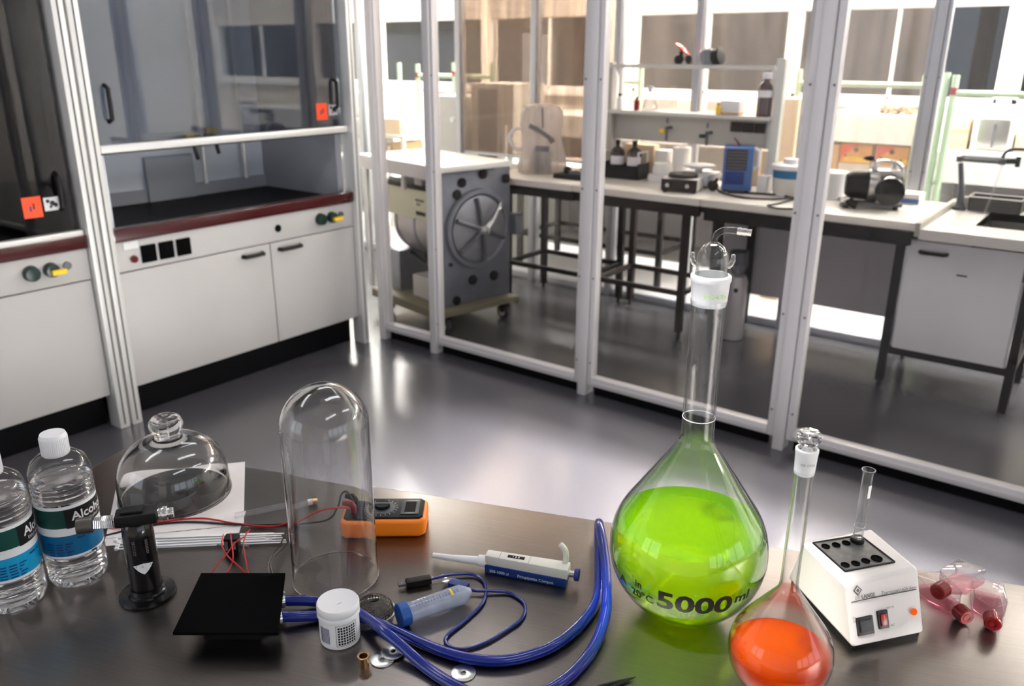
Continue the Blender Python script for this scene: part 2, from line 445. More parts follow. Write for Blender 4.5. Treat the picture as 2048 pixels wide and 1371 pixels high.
def on_plane(o, ex, ey, nrm=None, off=0.0003):
    o, ex, ey = Vector(o), Vector(ex).normalized(), Vector(ey).normalized()
    n = ex.cross(ey)
    return lambda x, y: o + ex*x + ey*y + n*off
def on_cyl(r, z0, a0, off=0.0004):
    return lambda x, y: Vector(((r+off)*math.cos(a0 + x/r), (r+off)*math.sin(a0 + x/r), z0+y))
def bez(pts, n=12, closed=False):
    """smooth curve through pts"""
    P = [Vector(p) for p in pts]; k = len(P); out = []
    rng = range(k) if closed else range(k-1)
    for i in rng:
        if closed: a, b, c, d = P[i-1], P[i], P[(i+1) % k], P[(i+2) % k]
        else: a, b, c, d = P[max(i-1, 0)], P[i], P[i+1], P[min(i+2, k-1)]
        for j in range(n):
            t = j/n
            out.append(0.5*((2*b) + (c-a)*t + (2*a-5*b+4*c-d)*t*t + (3*b-a-3*c+d)*t*t*t))
    if not closed: out.append(P[-1])
    return out
def facing(loc):
    """turn angle that points local -Y of a thing at loc towards the viewer's side"""
    return math.atan2(-loc[1], -loc[0]) + math.pi/2

# ------------------------------------------------------------------ the setting
HX = -3.569          # front of the fume hoods
P1, P2, WY = 3.40, 5.10, 8.20   # first and second glazed partition, far wall
CZ = 3.0
struct('floor', MB().box(-10.1, 5.1, -3.1, P2, -0.1, 0.0), 'floor', 'glossy dark grey vinyl floor', 'floor')
struct('floor_far', MB().box(-10.1, 5.1, P2, WY+0.1, -0.1, 0.0), 'floor painted light', 'floor of the far room, its bright light painted in as pale grey', 'floor')
struct('ceiling', MB().box(-10.1, 5.1, -3.1, P2, CZ, CZ+0.1), 'ceiling paint', 'pale ceiling over the near rooms', 'ceiling')
struct('ceiling_far', MB().box(-10.1, 5.1, P2, WY+0.1, CZ, CZ+0.1), 'ceiling white', 'white ceiling over the far room', 'ceiling')
struct('wall_left', MB().box(-4.55, -4.42, -3.0, P1+0.02, 0, CZ), 'wall paint', 'wall behind the fume hoods', 'wall')
struct('wall_far_left', MB().box(-10.1, -10.0, P1-0.2, WY, 0, CZ), 'wall cream', 'cream end wall of the far rooms', 'wall')
struct('wall_side', MB().box(-10.0, -4.55, P1-0.1, P1, 0, CZ), 'wall paint', 'wall left of the glazed partition', 'wall')
wr = MB().box(5.0, 5.1, -3.0, WY, 0, .95).box(5.0, 5.1, -3.0, WY, 2.7, CZ).box(5.0, 5.1, P1-.3, WY, .95, 2.7)
for y in (-3.0, -1.6, -.1, 1.4, 2.9): wr.box(5.0, 5.1, y, y+.16, .95, 2.7)
struct('wall_right', wr, 'wall paint', 'right wall with tall windows', 'wall')
wk = MB().box(-4.55, 5.1, -3.1, -3.0, 0, 1.0).box(-4.55, 5.1, -3.1, -3.0, 2.7, CZ)
for x, w in ((-4.55, .25), (-3.0, .12), (-1.6, 6.7)): wk.box(x, x+w, -3.1, -3.0, 1.0, 2.7)
struct('wall_back', wk, 'wall paint', 'wall behind the viewer', 'wall')
SILL, HEAD = 1.283, 2.078
mull = [(-9.9, .2), (-8.53, .09), (-6.62, .09), (-4.745, .25), (-2.90, .06), (-1.05, .10), (0.80, .09), (2.65, .09), (4.95, .1)]
wb = MB().box(-10, 5, WY, WY+0.2, 0, SILL).box(-10, 5, WY, WY+0.2, 2.62, CZ)
for x, w in mull: wb.box(x-w/2, x+w/2, WY, WY+0.2, SILL, 2.62)
struct('wall_far', wb, 'wall cream', 'cream far wall below and between the windows', 'wall')
for i in range(len(mull)-1):
    x0, x1 = mull[i][0]+mull[i][1]/2, mull[i+1][0]-mull[i+1][1]/2
    w = structroot('window_%d' % (i+1), 'wide window in the far wall with a pale blind above', 'window', ((x0+x1)/2, WY+0.1, SILL))
    fr = MB()
    for a, b, c, d in ((x0, x0+.04, SILL, 2.62), (x1-.04, x1, SILL, 2.62), (x0, x1, SILL, SILL+.04), (x0, x1, 2.58, 2.62), (x0, x1, HEAD-.02, HEAD+.02), ((x0+x1)/2-.012, (x0+x1)/2+.012, SILL, HEAD)):
        fr.box(a, b, WY+.07, WY+.12, c, d)
    fr.build('window_frame', 'bench white', w, world=True)
    MB().box(x0+.02, x1-.02, WY+.09, WY+.096, SILL+.02, 2.6).build('window_pane', 'pane window', w, world=True)
    MB().box(x0+.01, x1-.01, WY+.045, WY+.05, HEAD-.01, 2.6).build('blind', 'blind', w, world=True)
    MB().box(x0, x1, WY-.16, WY, SILL-.05, SILL).build('sill', 'bench white', w, world=True)
struct('ground_outside', MB().box(-40, 25, WY+.25, 40, -0.3, -0.2), mat('asphalt', (0.05, 0.05, 0.05), 0.9), 'paved yard outside', 'ground')
eb = tag(MB().box(-12.0, 20, 14, 20, -0.2, 9).build('exterior_building', 'facade brown'), 'brown streaked building outside the windows', 'building', kind='structure')
dk = tag(MB().box(-3.05, 12, 13.2, 13.95, -0.2, 6.5).build('exterior_shed', 'facade dark'), 'very dark building outside the window at the right', 'building', kind='structure')
pb = structroot('exterior_block', 'pale grey block with a dark roof edge outside the left windows', 'building', (-14, 12, -0.2))
MB().box(-21, -9.0, 12.2, 13.8, -0.2, 2.05).build('block_wall', 'facade pale', pb, world=True)
MB().box(-21.2, -8.9, 12.1, 13.9, 2.05, 2.6).build('roof_edge', 'facade dark', pb, world=True)

def lamp(x, y, l, m, label, z=2.62, w=0.24, ry=0.0, g=None):  # lamp out of view, added to light a room
    t = thing('added_lamp', label, 'lamp', (x, y, CZ), ry, g)
    MB().box(-l/2, l/2, -w*.18, w*.18, z-CZ+.03, z-CZ+.07).build('housing', 'white plastic', t)
    MB().box(-l/2+.01, l/2-.01, -w/2, w/2, z-CZ, z-CZ+.028).build('diffuser', m, t)
    for sx in (-1, 1): MB().cyl((sx*l*.35, 0, z-CZ+.08), (sx*l*.35, 0, 0), .006, n=8).build('hanger', 'steel', t)
for x in (-8.2, -5.2, -2.2, 0.8, 3.6):
    lamp(x, 6.0, 2.0, 'lamp far', 'long unseen lamp added to brighten the far room', g='added lamps over the far room')
    lamp(x, 7.4, 2.0, 'lamp far', 'long unseen lamp added near the far windows', g='added lamps near the far windows')
for x in (-4.6, -1.4, 2.0): lamp(x, 4.25, 1.6, 'lamp mid', 'unseen ceiling lamp added over the middle room benches', g='added lamps over the middle room')
for x, y in ((-2.3, 0.2), (0.9, 0.2), (-2.3, 2.2), (0.9, 2.4), (-.75, 1.5)): lamp(x, y, 1.3, 'lamp near', 'unseen ceiling lamp added over the front room', g='added lamps over the front room', z=2.9, w=.2, ry=R(90))

sp_at, sp_to = Vector((-.66, .38, 2.72)), Vector((-.352, .915, 1.0))  # unseen spotlight added to brighten the liquids in the flasks
t = thing('added_spotlight', 'small unseen spotlight added to brighten the coloured flasks', 'lamp', (sp_at.x, sp_at.y, CZ))
d = (sp_to-sp_at).normalized()
MB().cyl((0, 0, 0), (0, 0, -.20), .008, n=10).build('stem', 'white plastic', t)
hq = Matrix.Translation((0, 0, sp_at.z-CZ)) @ d.to_track_quat('Z', 'Y').to_matrix().to_4x4()
MB().lathe([(.0, -.10), (.045, -.10), (.05, .02), (.047, .02), (.042, -.08), (0, -.08)], 28, hq).build('lamp_head', 'white plastic', t)
sl = bpy.data.lights.new('spotlight', 'SPOT'); sl.energy = 620.0; sl.spot_size = R(12); sl.spot_blend = .7; sl.shadow_soft_size = .035; sl.color = (1.0, .98, .95)
so = bpy.data.objects.new('spotlight', sl); COL.objects.link(so); so.location = sp_at+d*.03; so.rotation_euler = d.to_track_quat('-Z', 'Y').to_euler()

# ------------------------------------------------------------------ glazed partitions
def partition(y, posts, x_end, name, label, mtl, panes, rail_z, big, front=-1):
    root = structroot(name, label, 'partition', ((posts[0]+posts[-1])/2, y, 0))
    for x, w in zip(posts, big):
        p = MB().box(x-.024, x+.024, y-.045, y+.035, 0, CZ-.002).build('post', mtl, root, bevel=.004, world=True)
        b = MB()
        for s in (-1, 1):
            b.box(x+s*.028-.001 if s > 0 else x-w, x+w if s > 0 else x-.028+.001, y-.03, y+.02, rail_z[0], CZ-.002)
        b.build('stile', mtl, p, bevel=.003, world=True)
        b = MB()
        for s in (-1, 1):
            for z in (.18, .62, 1.05, 1.55, 2.1):
                b.cyl((x+s*(w-.012), y-.0335, z), (x+s*(w-.012), y-.03, z), .005, n=8)
        b.build('screws', 'screw metal', p, world=True)
    for i in range(len(posts)-1):
        x0, x1 = posts[i]+big[i], posts[i+1]-big[i+1]
        r = MB().box(x0, x1, y-.03, y+.02, *rail_z).build('bottom_rail', mtl, root, bevel=.004, world=True)
        MB().box(x0, x1, y+.0, y+.02, 0, rail_z[0]).build('shadow_strip', 'plinth black', r, world=True)  # black strip standing in for the shadow gap under the rail
        MB().box(x0, x1, y-.036, y-.03, rail_z[0]+.016, rail_z[0]+.026).build('rail_lip', mtl, r, world=True)
        MB().box(x0, x1, y-.03, y+.02, CZ-.1, CZ-.002).build('top_rail', mtl, root, bevel=.004, world=True)
        if panes[i] in ('pane dusty', 'pane hazy'):
            MB().box(x0-.008, x1+.008, y-.008, y-.002, rail_z[1]-.01, .93).build('lower_pane', 'pane clear', root, world=True)
            MB().box(x0, x1, y-.014, y+.004, .92, .94).build('glazing_bar', mtl, root, world=True)
            MB().box(x0-.008, x1+.008, y-.008, y-.002, .931, CZ-.09).build('glass_pane', panes[i], root, world=True)
        else:
            MB().box(x0-.008, x1+.008, y-.008, y-.002, rail_z[1]-.01, CZ-.09).build('glass_pane', panes[i], root, world=True)
    return root
posts1 = [-3.525, -3.105, -2.083, -1.052, -0.02, 1.01, 2.04, 3.07, 4.1]
partition(P1, posts1, 4, 'partition_front', 'glazed partition with pale aluminium posts in front of the benches', 'aluminium', ['pane partition']*8, (.055, .102), [.028, .036, .052, .058, .058, .058, .058, .058, .058])
posts2 = [-9.2, -7.3, -5.45, -4.35, -3.638, -2.95, -2.372, -1.664, -1.005, 0.4, 1.8, 3.2, 4.6]
p2m = ['pane clear']*3 + ['pane dusty', 'pane dusty', 'pane hazy', 'pane hazy', 'pane hazy', 'pane clear', 'pane clear', 'pane clear', 'pane clear']
partition(P2, posts2, 4, 'partition_rear', 'second glazed partition behind the benches', 'aluminium shaded', p2m, (.0, .05), [.03]*8 + [.045] + [.03]*4)

# ------------------------------------------------------------------ fume hoods
def fume_hood(y0, y1, label, sash_z, liner, glass, dark, right_post, left_post):
    t = thing('fume_hood', label, 'fume hood', (HX, (y0+y1)/2, 0))
    D = .80; xb = HX-D
    f = HX-.012            # door front
    pt = lambda nm, mb, mt, par=None, **k: mb.build(nm, mt, par or t, world=True, **k)
    carc = pt('cabinet_body', MB().box(xb, f-.022, y0, y1, .165, .855), 'cabinet white')
    pt('plinth', MB().box(xb, HX-.10, y0, y1, 0, .163), 'plinth black')
    ym = y0 + (y1-y0)*.585
    for k, (a, b) in enumerate(((y0+.004, ym-.003), (ym+.003, y1-.004))):
        d = pt('door', MB().box(f-.02, f, a, b, .168, .712), 'cabinet white', bevel=.002)
        hy = (b-.17, b-.05) if k == 0 else (a+.05, a+.19)
        hz = .672
        hb = MB().tube([(f-.004, hy[0], hz), (f+.022, hy[0]+.006, hz), (f+.026, (hy[0]+hy[1])/2, hz), (f+.022, hy[1]-.006, hz), (f-.004, hy[1], hz)], .011, 8)
        pt('handle', hb, 'black plastic', d)
    sp = pt('service_panel', MB().box(f-.02, f, y0+.002, y1-.002, .718, .853), 'cabinet white', bevel=.002)
    for k in range(3):
        yy = y0+.158+k*.089
        s_ = pt('socket', MB().box(f, f+.012, yy-.036, yy+.036, .742, .822), 'black matte', sp, bevel=.004)
    pt('switch_button', MB().cyl((f, y0+.085, .768), (f+.014, y0+.085, .768), .016), 'red dark plastic', sp)
    pt('switch_plate', MB().box(f, f+.004, y0+.045, y0+.115, .815, .85), 'sticker white', sp)
    pt('cable_hole', MB().cyl((f-.004, y1-.53, .783), (f+.003, y1-.53, .783), .020), 'plinth black', sp)
    kb = pt('gas_knob', MB().cyl((f, y1-.245, .79), (f+.03, y1-.245, .79), .034, .030), 'green plastic', sp, bevel=.003)
    kg = pt('tap_knob', MB().cyl((f, y1-.165, .79), (f+.03, y1-.165, .79), .032, .028), 'green plastic', sp, bevel=.003)
    pt('tap_lever', MB().box(f+.03, f+.05, y1-.178, y1-.118, .772, .794), 'yellow plastic', kg, bevel=.004)
    pt('knob_button', MB().cyl((f, y1-.095, .795), (f+.008, y1-.095, .795), .017), 'rack grey', sp)
    # worktop
    wt = pt('worktop', MB().box(xb, HX-.03, y0, y1, .857, .885), 'counter black')
    pt('worktop_edge', MB().box(HX-.06, HX+.004, y0+.001, y1-.001, .857, .913), 'counter red', bevel=.006)
    # chamber
    ch = pt('chamber_back', MB().box(xb+.02, xb+.06, y0+.05, y1-.05, .885, 2.5), liner)
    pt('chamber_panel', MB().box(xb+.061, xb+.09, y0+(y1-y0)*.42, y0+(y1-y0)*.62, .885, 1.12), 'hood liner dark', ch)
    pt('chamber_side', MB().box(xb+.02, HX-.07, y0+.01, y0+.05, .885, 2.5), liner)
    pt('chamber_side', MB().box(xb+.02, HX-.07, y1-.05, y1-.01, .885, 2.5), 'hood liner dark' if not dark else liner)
    pt('chamber_top', MB().box(xb+.02, HX-.07, y0+.01, y1-.01, 2.46, 2.5), liner)
    pt('bench_upstand', MB().box(xb+.06, xb+.075, y0+.05, y1-.05, .885, .955), 'hood liner dark')
    for (yy, lift) in ((y0+(y1-y0)*.585, .0), (y0+(y1-y0)*.68, .02)):
        b = MB().cyl((xb+.09, yy, 1.19+lift), (xb+.20, yy, 1.19+lift), .016).cyl((xb+.19, yy, 1.195+lift), (xb+.19, yy+.02, 1.10+lift), .011).cyl((xb+.14, yy, 1.19+lift), (xb+.14, yy, 1.235+lift), .02)
        v = pt('valve', b, 'black plastic')
        pt('valve_handle', MB().box(xb+.155, xb+.185, yy-.03, yy+.03, 1.215+lift, 1.24+lift), 'yellow plastic', v, bevel=.004)
    # header over the sash
    pt('header', MB().box(xb, HX, y0, y1, 2.5, CZ-.02), 'cabinet white')
    # frame posts
    for (a, b) in (left_post, right_post):
        p = pt('frame_post', MB().box(HX-.07, HX+.022, a, b, 0, 2.5), 'aluminium bright', bevel=.004)
        pt('post_groove', MB().box(HX+.0222, HX+.0232, (a+b)/2-.003, (a+b)/2+.003, .02, 2.48), 'gasket dark', p)
    # sash
    sy0, sy1 = y0+.02, y1-.015
    sx = HX-.035; st_ = 1.95 if not dark else 2.3
    g = pt('sash', MB().box(sx-.003, sx+.003, sy0, sy1, sash_z+.03, st_), glass)
    pt('sash_rail', MB().box(sx-.012, sx+.03, sy0-.01, sy1+.01, sash_z-.004, sash_z+.030), 'aluminium bright', g, bevel=.006)
    pt('sash_top_rail', MB().box(sx-.012, sx+.014, sy0, sy1, st_-.015, st_+.015), 'aluminium bright', g, bevel=.004)
    pt('sash_seal', MB().box(sx-.008, sx+.012, sy0, sy1, sash_z-.012, sash_z-.004), 'gasket dark', g)
    for s_, yy in ((0, sy0+.06), (1, sy1-.055)):
        if dark and s_ == 0: continue
        zz = sash_z+.125
        pt('sash_handle', MB().tube([(sx, yy, zz), (sx+.028, yy, zz+.01), (sx+.030, yy, zz+.075), (sx+.028, yy, zz+.14), (sx, yy, zz+.15)], .010, 8), 'black plastic', g)
    stz, sty = (sash_z+.070, sy1-.185) if not dark else (sash_z+.105, sy1-.205)
    stk = pt('orange_sticker', MB().box(sx+.0035, sx+.0045, sty, sty+.075, stz, stz+.085), 'sticker orange', g)
    pt('sticker_print', MB().box(sx+.0045, sx+.0050, sty+.026, sty+.034, stz+.026, stz+.048), 'ink navy', stk); pt('sticker_print', MB().box(sx+.0045, sx+.0050, sty+.040, sty+.047, stz+.034, stz+.058), 'dark brown steel', stk)
    st2 = pt('white_sticker', MB().box(sx+.0035, sx+.0045, sty+.085, sty+.145, stz+.02, stz+.075), 'sticker white' if dark else 'panel grey', g)
    bb = MB()
    for (a, c, r_) in ((.016, .04, .008), (.034, .03, .011), (.046, .022, .009), (.026, .016, .006)):
        bb.cyl((sx+.0046, sty+.085+a, stz+.02+c), (sx+.0052, sty+.085+a, stz+.02+c), r_, n=12)
    pt('sticker_blots', bb, 'ink black', st2)
    # dark duct column that stands in the chamber, and its glazing bars
    if not dark:
        for k, yy in enumerate((y0+.93, y0+1.20)):
            pt('baffle_rod', MB().cyl((xb+.12, yy, .955), (xb+.12, yy, 2.45), .012), 'aluminium bright')
    return t
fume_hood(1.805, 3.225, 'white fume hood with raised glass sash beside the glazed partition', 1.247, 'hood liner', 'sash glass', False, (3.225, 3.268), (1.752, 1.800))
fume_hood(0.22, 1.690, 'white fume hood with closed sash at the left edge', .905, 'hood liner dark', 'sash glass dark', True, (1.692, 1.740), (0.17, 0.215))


# ------------------------------------------------------------------ steel table in front
UX, VX = Vector((.9328, .3604, 0)), Vector((-.3604, .9328, 0))
TR = math.atan2(.3604, .9328)
def uv(u, v, z=0.0): return UX*u + VX*v + Vector((0, 0, z))
t = thing('steel_table', 'brushed steel laboratory table with glassware standing on it', 'table', (0, 0, 0), TR)
MB().box(-1.16, 1.3, .38, 1.228, TZ-.035, TZ).build('tabletop', 'steel_top', t, bevel=.004)
MB().box(-1.10, 1.24, .44, .47, TZ-.13, TZ-.036).box(-1.10, 1.24, 1.14, 1.17, TZ-.13, TZ-.036).box(-1.10, -1.07, .44, 1.17, TZ-.13, TZ-.036).box(1.21, 1.24, .44, 1.17, TZ-.13, TZ-.036).build('underframe', 'steel', t)
for x in (-1.10, 1.20):
    for y in (.44, 1.13): MB().box(x, x+.04, y, y+.04, 0, TZ-.036).build('leg', 'steel', t)

def local(root): return root_matrix(root).inverted()

# --- two plastic bottles of alcohol
def alcohol_bottle(px, py, label, fill, cyan, turn, k=1.0, h=1.0):
    p = T(px, py)
    t = thing('alcohol_bottle', label, 'bottle', p, facing(p), 'bottles of alcohol')
    r = .0445*k
    def rib(z0, z1, n):
        out = []
        for i in range(n):
            a = z0+(z1-z0)*i/n; b = z0+(z1-z0)*(i+1)/n
            out += [(r, a), (r-.0012, a+(b-a)*.25), (r-.0022, a+(b-a)*.5), (r-.0012, a+(b-a)*.75)]
        return out
    prof = [(0, .004), (r*.55, .003), (r*.8, 0), (r*.93, .004), (r, .014)] + rib(.016, .052, 5) + [(r, .053), (r-.001, .0545), (r-.001, .139), (r, .141)] + rib(.143, .172, 4)
    prof += [(r, .174), (r*.98, .184), (r*.86, .196), (r*.62, .205), (r*.42, .2095), (.0158, .211), (.0155, .222), (0, .222)]
    prof = [(a, b*h) for a, b in prof]
    MB().lathe(prof, 48).build('bottle_body', 'pet plastic', t)
    inner = [(max(a-.0012, 0), b+.0012) for a, b in prof if b < fill]
    inner = [(a, b) for a, b in inner]
    inner.append((inner[-1][0], fill)); inner.append((0, fill))
    MB().lathe(inner, 48).build('alcohol', 'water clear', t)
    cp = MB().lathe([(.0175, .206*h), (.0182, .207*h), (.0182, .234*h), (.0165, .2385*h), (0, .239*h)], 40)
    cap = cp.build('cap', 'white plastic', t)
    ridge = MB()
    for i in range(44):
        a = 2*math.pi*i/44
        ridge.box(-.0004, .0004, -.0003, .0006, .208*h, .233*h, Matrix.Rotation(a, 4, 'Z') @ Matrix.Translation((0, .0181, 0)))
    ridge.build('cap_ridges', 'white plastic', cap)
    def band(name, z0, z1, mt, par, o, a0=-3.6, a1=.46):
        return MB().lathe([(r+o, z0), (r+o+.0003, z0), (r+o+.0003, z1), (r+o, z1)], 40, close=True, a0=a0+turn, a1=a1+turn).build(name, mt, par)
    lb = band('label', .056*h, .140*h, 'label white', t, -.0008)
    band('label_band', .106*h, .135*h, 'green label', lb, -.0004)
    band("label_dark_panel", .1045*h, .1345*h, "ink black", lb, -.0003, R(-97), R(8))
    band('label_panel', .060*h, .093*h, cyan, lb, -.0004)
    rr = r+.0002
    def ltext(s, size, ang, z, mt, sx=1.0, b=0.0): return text(s, size, on_cyl(rr, z*h, R(ang)+turn), 'label_text', mt, lb, cut=.004, sx=sx, bold=b)
    ltext('Alcohol k', .0185, -85, .1165, 'label white', 1.0, .0004)
    ltext('Ethyl alcohol 70%', .0072, -78, .1085, 'label white')
    def lines(items, mt):
        b = MB()
        for (ang, z0_, w_, h_) in items:
            f_ = on_cyl(rr, 0, R(ang)+turn); n_ = max(2, int(w_/.003))
            for k in range(n_):
                if k % 4 == 3: continue
                b.quad(f_(w_*k/n_, z0_*h), f_(w_*(k+1)/n_, z0_*h), f_(w_*(k+1)/n_, (z0_+h_)*h), f_(w_*k/n_, (z0_+h_)*h))
        b.build('label_lines', mt, lb, smooth=False)
    lines([(-82, .0855, .018, .0028)] + [(-140, .0795-.0044*k, .036-.004*(k % 3), .0017) for k in range(5)], 'ink navy')
    lines([(-60, .0567, .012, .0022)], 'ink black')
    return t
alcohol_bottle(160, 1150, 'clear plastic bottle of alcohol with white cap beside the black gas torch', .168, 'blue label', 0.0, .94)
alcohol_bottle(34, 1200, 'clear plastic bottle of alcohol cut off by the left edge of the picture', .176, 'cyan label', 0.55, .94)

# --- gas torch
p = T(296, 1187); a, b = T(165, 1048, 1.026), T(325, 1027, 1.026)
ax = math.atan2(b.y-a.y, b.x-a.x)
t = thing('gas_torch', 'black hand gas torch standing on its round foot beside the alcohol bottles', 'torch', p, ax)
MB().lathe([(0, 0), (.0388, 0), (.0395, .0015), (.0388, .0045), (.027, .0055), (.0265, .009), (.0235, .010), (.0225, .016), (0, .016)], 48).build('foot', 'black gloss', t)
bd = MB().lathe([(0, .012), (.0215, .012), (.0215, .10), (.0205, .115), (.017, .122), (0, .122)], 40, Matrix.Diagonal((1, .92, 1, 1))).build('fuel_body', 'black gloss', t)
dm = local(t)
va = math.atan2(-p.y, -p.x) - ax
sh = MB()
poly = [(-.0135, .062), (-.009, .0655), (.009, .0655), (.0135, .062), (.0115, .055), (0, .0475), (-.0115, .055)]
cf = on_cyl(.0216, 0, va, .0006)
for k in range(8):
    u0, u1 = -.0135+.027*k/8, -.0135+.027*(k+1)/8
    lo_ = lambda u: .0475+abs(u)/.0135*.0145*(.62+.38*abs(u)/.0135)
    sh.quad(cf(u0, lo_(u0)), cf(u1, lo_(u1)), cf(u1, .0655-.0035*abs(u1)/.0135), cf(u0, .0655-.0035*abs(u0)/.0135))
s_ = sh.build('shield_badge', 'label white', bd)
b = MB()
for (x0_, x1_, y0_, y1_) in ((-.0098, -.0015, .0585, .0618), (-.0005, .0098, .0580, .0622)): 
    b.quad(cf(x0_, y0_)*1.004, cf(x1_, y0_)*1.004, cf(x1_, y1_)*1.004, cf(x0_, y1_)*1.004)
b.build('badge_print', 'print grey', s_, smooth=False)
hd = MB().box(-.026, .030, -.014, .014, .1215, .139).build('torch_head', 'black plastic', t, bevel=.003)
MB().box(-.018, .012, -.0085, .0085, .139, .1435).build('trigger_guard', 'black plastic', hd, bevel=.0015)
sp = [(-.026-.0285*i/60, .0085*math.cos(i*1.25), .1265+.0085*math.sin(i*1.25)) for i in range(61)]
MB().tube(sp, .0013, 6).cyl((-.024, 0, .1265), (-.056, 0, .1265), .0066).build('nozzle_spring', 'chrome', hd)
MB().lathe([(.0085, 0), (.0115, 0), (.0115, .021), (.0085, .021)], 28, Matrix.Translation((-.0755, 0, .1265)) @ Matrix.Rotation(R(90), 4, 'Y'), close=True).build('nozzle_tip', 'mesh wire', hd)
MB().cyl((.030, 0, .129), (.036, 0, .129), .0085).cyl((.036, 0, .129), (.043, 0, .129), .0105).cyl((.043, 0, .129), (.051, 0, .129), .0075).build('gas_valve', 'chrome', hd, bevel=.0008)
gp = on_cyl(.0214, 0, va, .0003)
for sx in (-1, 1):
    b = MB()
    for k in range(9):
        for m_ in (-1, 1): b.sphere(gp(sx*.0085+m_*.0011, .080+k*.0026), .0009, 6)
    b.build('grip_strip', 'chrome', bd)

# --- sheets of paper, cable ties and pen under the glass bell
for k, (lbl, c) in enumerate((('white printed sheet of paper under the cable ties', [(206, 1093), (478, 1066), (492, 1022), (222, 1040)]), ('white sheet of paper under the small glass bell', [(212, 1078), (488, 1050), (490, 925), (238, 950)]))):
    q = [T(x, y, TZ) for x, y in c]; z0 = TZ+.0004+k*.0012
    o = tag(MB().hexa([(v.x, v.y, z0) for v in q], [(v.x, v.y, z0+.0008) for v in q]).build('paper_sheet', 'paper'), lbl, 'paper')
    if k == 0:
        ex = (q[1]-q[0]).normalized(); ey = Vector((-ex.y, ex.x, 0))
        b = MB(); f_ = on_plane(T(352, 1063, z0+.0009), ex, ey)
        for kk in range(4): b.quad(f_(kk*.016, 0), f_(kk*.016+.007, 0), f_(kk*.016+.007, .007), f_(kk*.016, .007))
        b.build('print', 'print grey', o, smooth=False)
random.seed(3)
for i in range(13):
    yo = -13+2.1*i; a = T(232+37*((i*5) % 3)+random.uniform(-4, 4), 1090+yo*.9, TZ); b = T(575-random.uniform(0, 50), 1078+yo*.72, TZ)
    z = TZ+.0026+.0012*(i % 3); d = (b-a); L = d.length; an = math.atan2(d.y, d.x)
    o = thing('cable_tie', 'thin white plastic cable tie in the bundle lying beside the black connector', 'cable tie', (a.x, a.y, z), an, 'white cable ties in a bundle')
    MB().box(.004, L, -.0014, .0014, 0, .0009).build('strap', 'white plastic', o)
    MB().box(0, .0055, -.0029, .0029, -.0008, .0036).build('lock_head', 'white plastic', o, bevel=.0006)
a, b = T(470, 1031, TZ+.0062), T(632, 997, TZ+.0062)
t = thing('plastic_pen', 'clear plastic tube with a brown end lying behind the tall bell jar', 'pen', a)
d = b-a
MB().cyl((0, 0, 0), d*.86, .0052, n=16).build('barrel', 'clear plastic', t)
MB().cyl(d*.86, d*.93, .0056, n=16).build('collar', 'off white plastic', t)
MB().cyl(d*.93, d, .0056, .005, n=16).build('end_plug', 'brass', t)

# --- small glass bell with knob
p = T(352, 988); p.z = TZ+.0026
tag(MB().lathe([(0, 0), (.091, 0), (.091, .0026), (.089, .0030), (0, .0030)], 56, Matrix.Translation(p)).build('dark_disc', 'disc dark'), 'dark shiny disc on the paper, darkening the inside of the small glass bell', 'plate')  # thin disc that darkens the inside of the bell
p.z = TZ+.0024
t = thing('glass_bell', 'small glass bell cover with a round knob standing on white paper', 'glass bell', p)
out = [(.0965, 0), (.0965, .004), (.0945, .008), (.0945, .034), (.0915, .054), (.084, .074), (.070, .092), (.052, .1035), (.035, .1085), (.0245, .112)]
inn = [(max(r-.0026, 0), z-.0014) for r, z in out[2:]]
MB().lathe(out + [(.022, .1125), (0, .1125), (0, .1095)] + inn[::-1][1:] + [(.0925, .001), (.0925, 0)], 64, close=True).build('dome', 'glass solid', t)
MB().lathe([(0, .1085), (.0245, .1085), (.0222, .112), (.0215, .117), (.0218, .121), (.0245, .1245), (.0280, .129), (.0292, .135), (.0280, .142), (.0235, .1485), (.0150, .153), (.007, .1545), (0, .1548)], 40).build('knob', 'glass solid', t)

# --- tall bell jar
p = T(672, 1150); p.z = TZ+.0004
t = thing('bell_jar', 'tall clear glass bell jar with round top standing beside the multimeter', 'bell jar', p)
out = [(.0645, 0), (.0655, .002), (.0635, .006), (.0632, .25)] + [(.0632*math.cos(R(i*9)), .25+.0632*math.sin(R(i*9))) for i in range(1, 11)]
inn = [(max(r-.0022, 0), min(z, .25) if z <= .25 else z-.0022) for r, z in out]; inn[-1] = (0, .25+.061)
out[-1] = (0, .25+.0632)
MB().lathe(out + inn[::-1], 64, close=True).build('jar_wall', 'glass solid', t)

# --- multimeter
c = Vector((-.899, .842, TZ))
t = thing('multimeter', 'black digital multimeter in an orange rubber holster', 'multimeter', c, R(38))
hol = MB().prism([(-.070, -.030), (-.062, -.038), (.060, -.036), (.070, -.028), (.070, .030), (.062, .037), (-.062, .037), (-.070, .030)], 0, .031).build('holster', 'orange rubber', t, bevel=.006, seg=3)
fc = MB().prism([(-.064, -.026), (-.058, -.031), (.060, -.030), (.065, -.024), (.065, .025), (.058, .031), (-.058, .031), (-.064, .026)], .028, .0345).build('case', 'black plastic', t, bevel=.0015)
MB().lathe([(0, 0), (.0215, 0), (.0205, .002), (.010, .0022), (0, .0022)], 32, Matrix.Translation((-.004, 0, .0345))).build('dial_ring', 'rack grey', fc)
dl = MB().lathe([(0, 0), (.013, 0), (.0125, .006), (0, .006)], 28, Matrix.Translation((-.004, 0, .0367))).build('dial', 'black plastic', fc)
MB().box(-.0165, .0085, -.0015, .0015, .0427, .0437).build('dial_pointer', 'print grey', dl)
tick = MB()
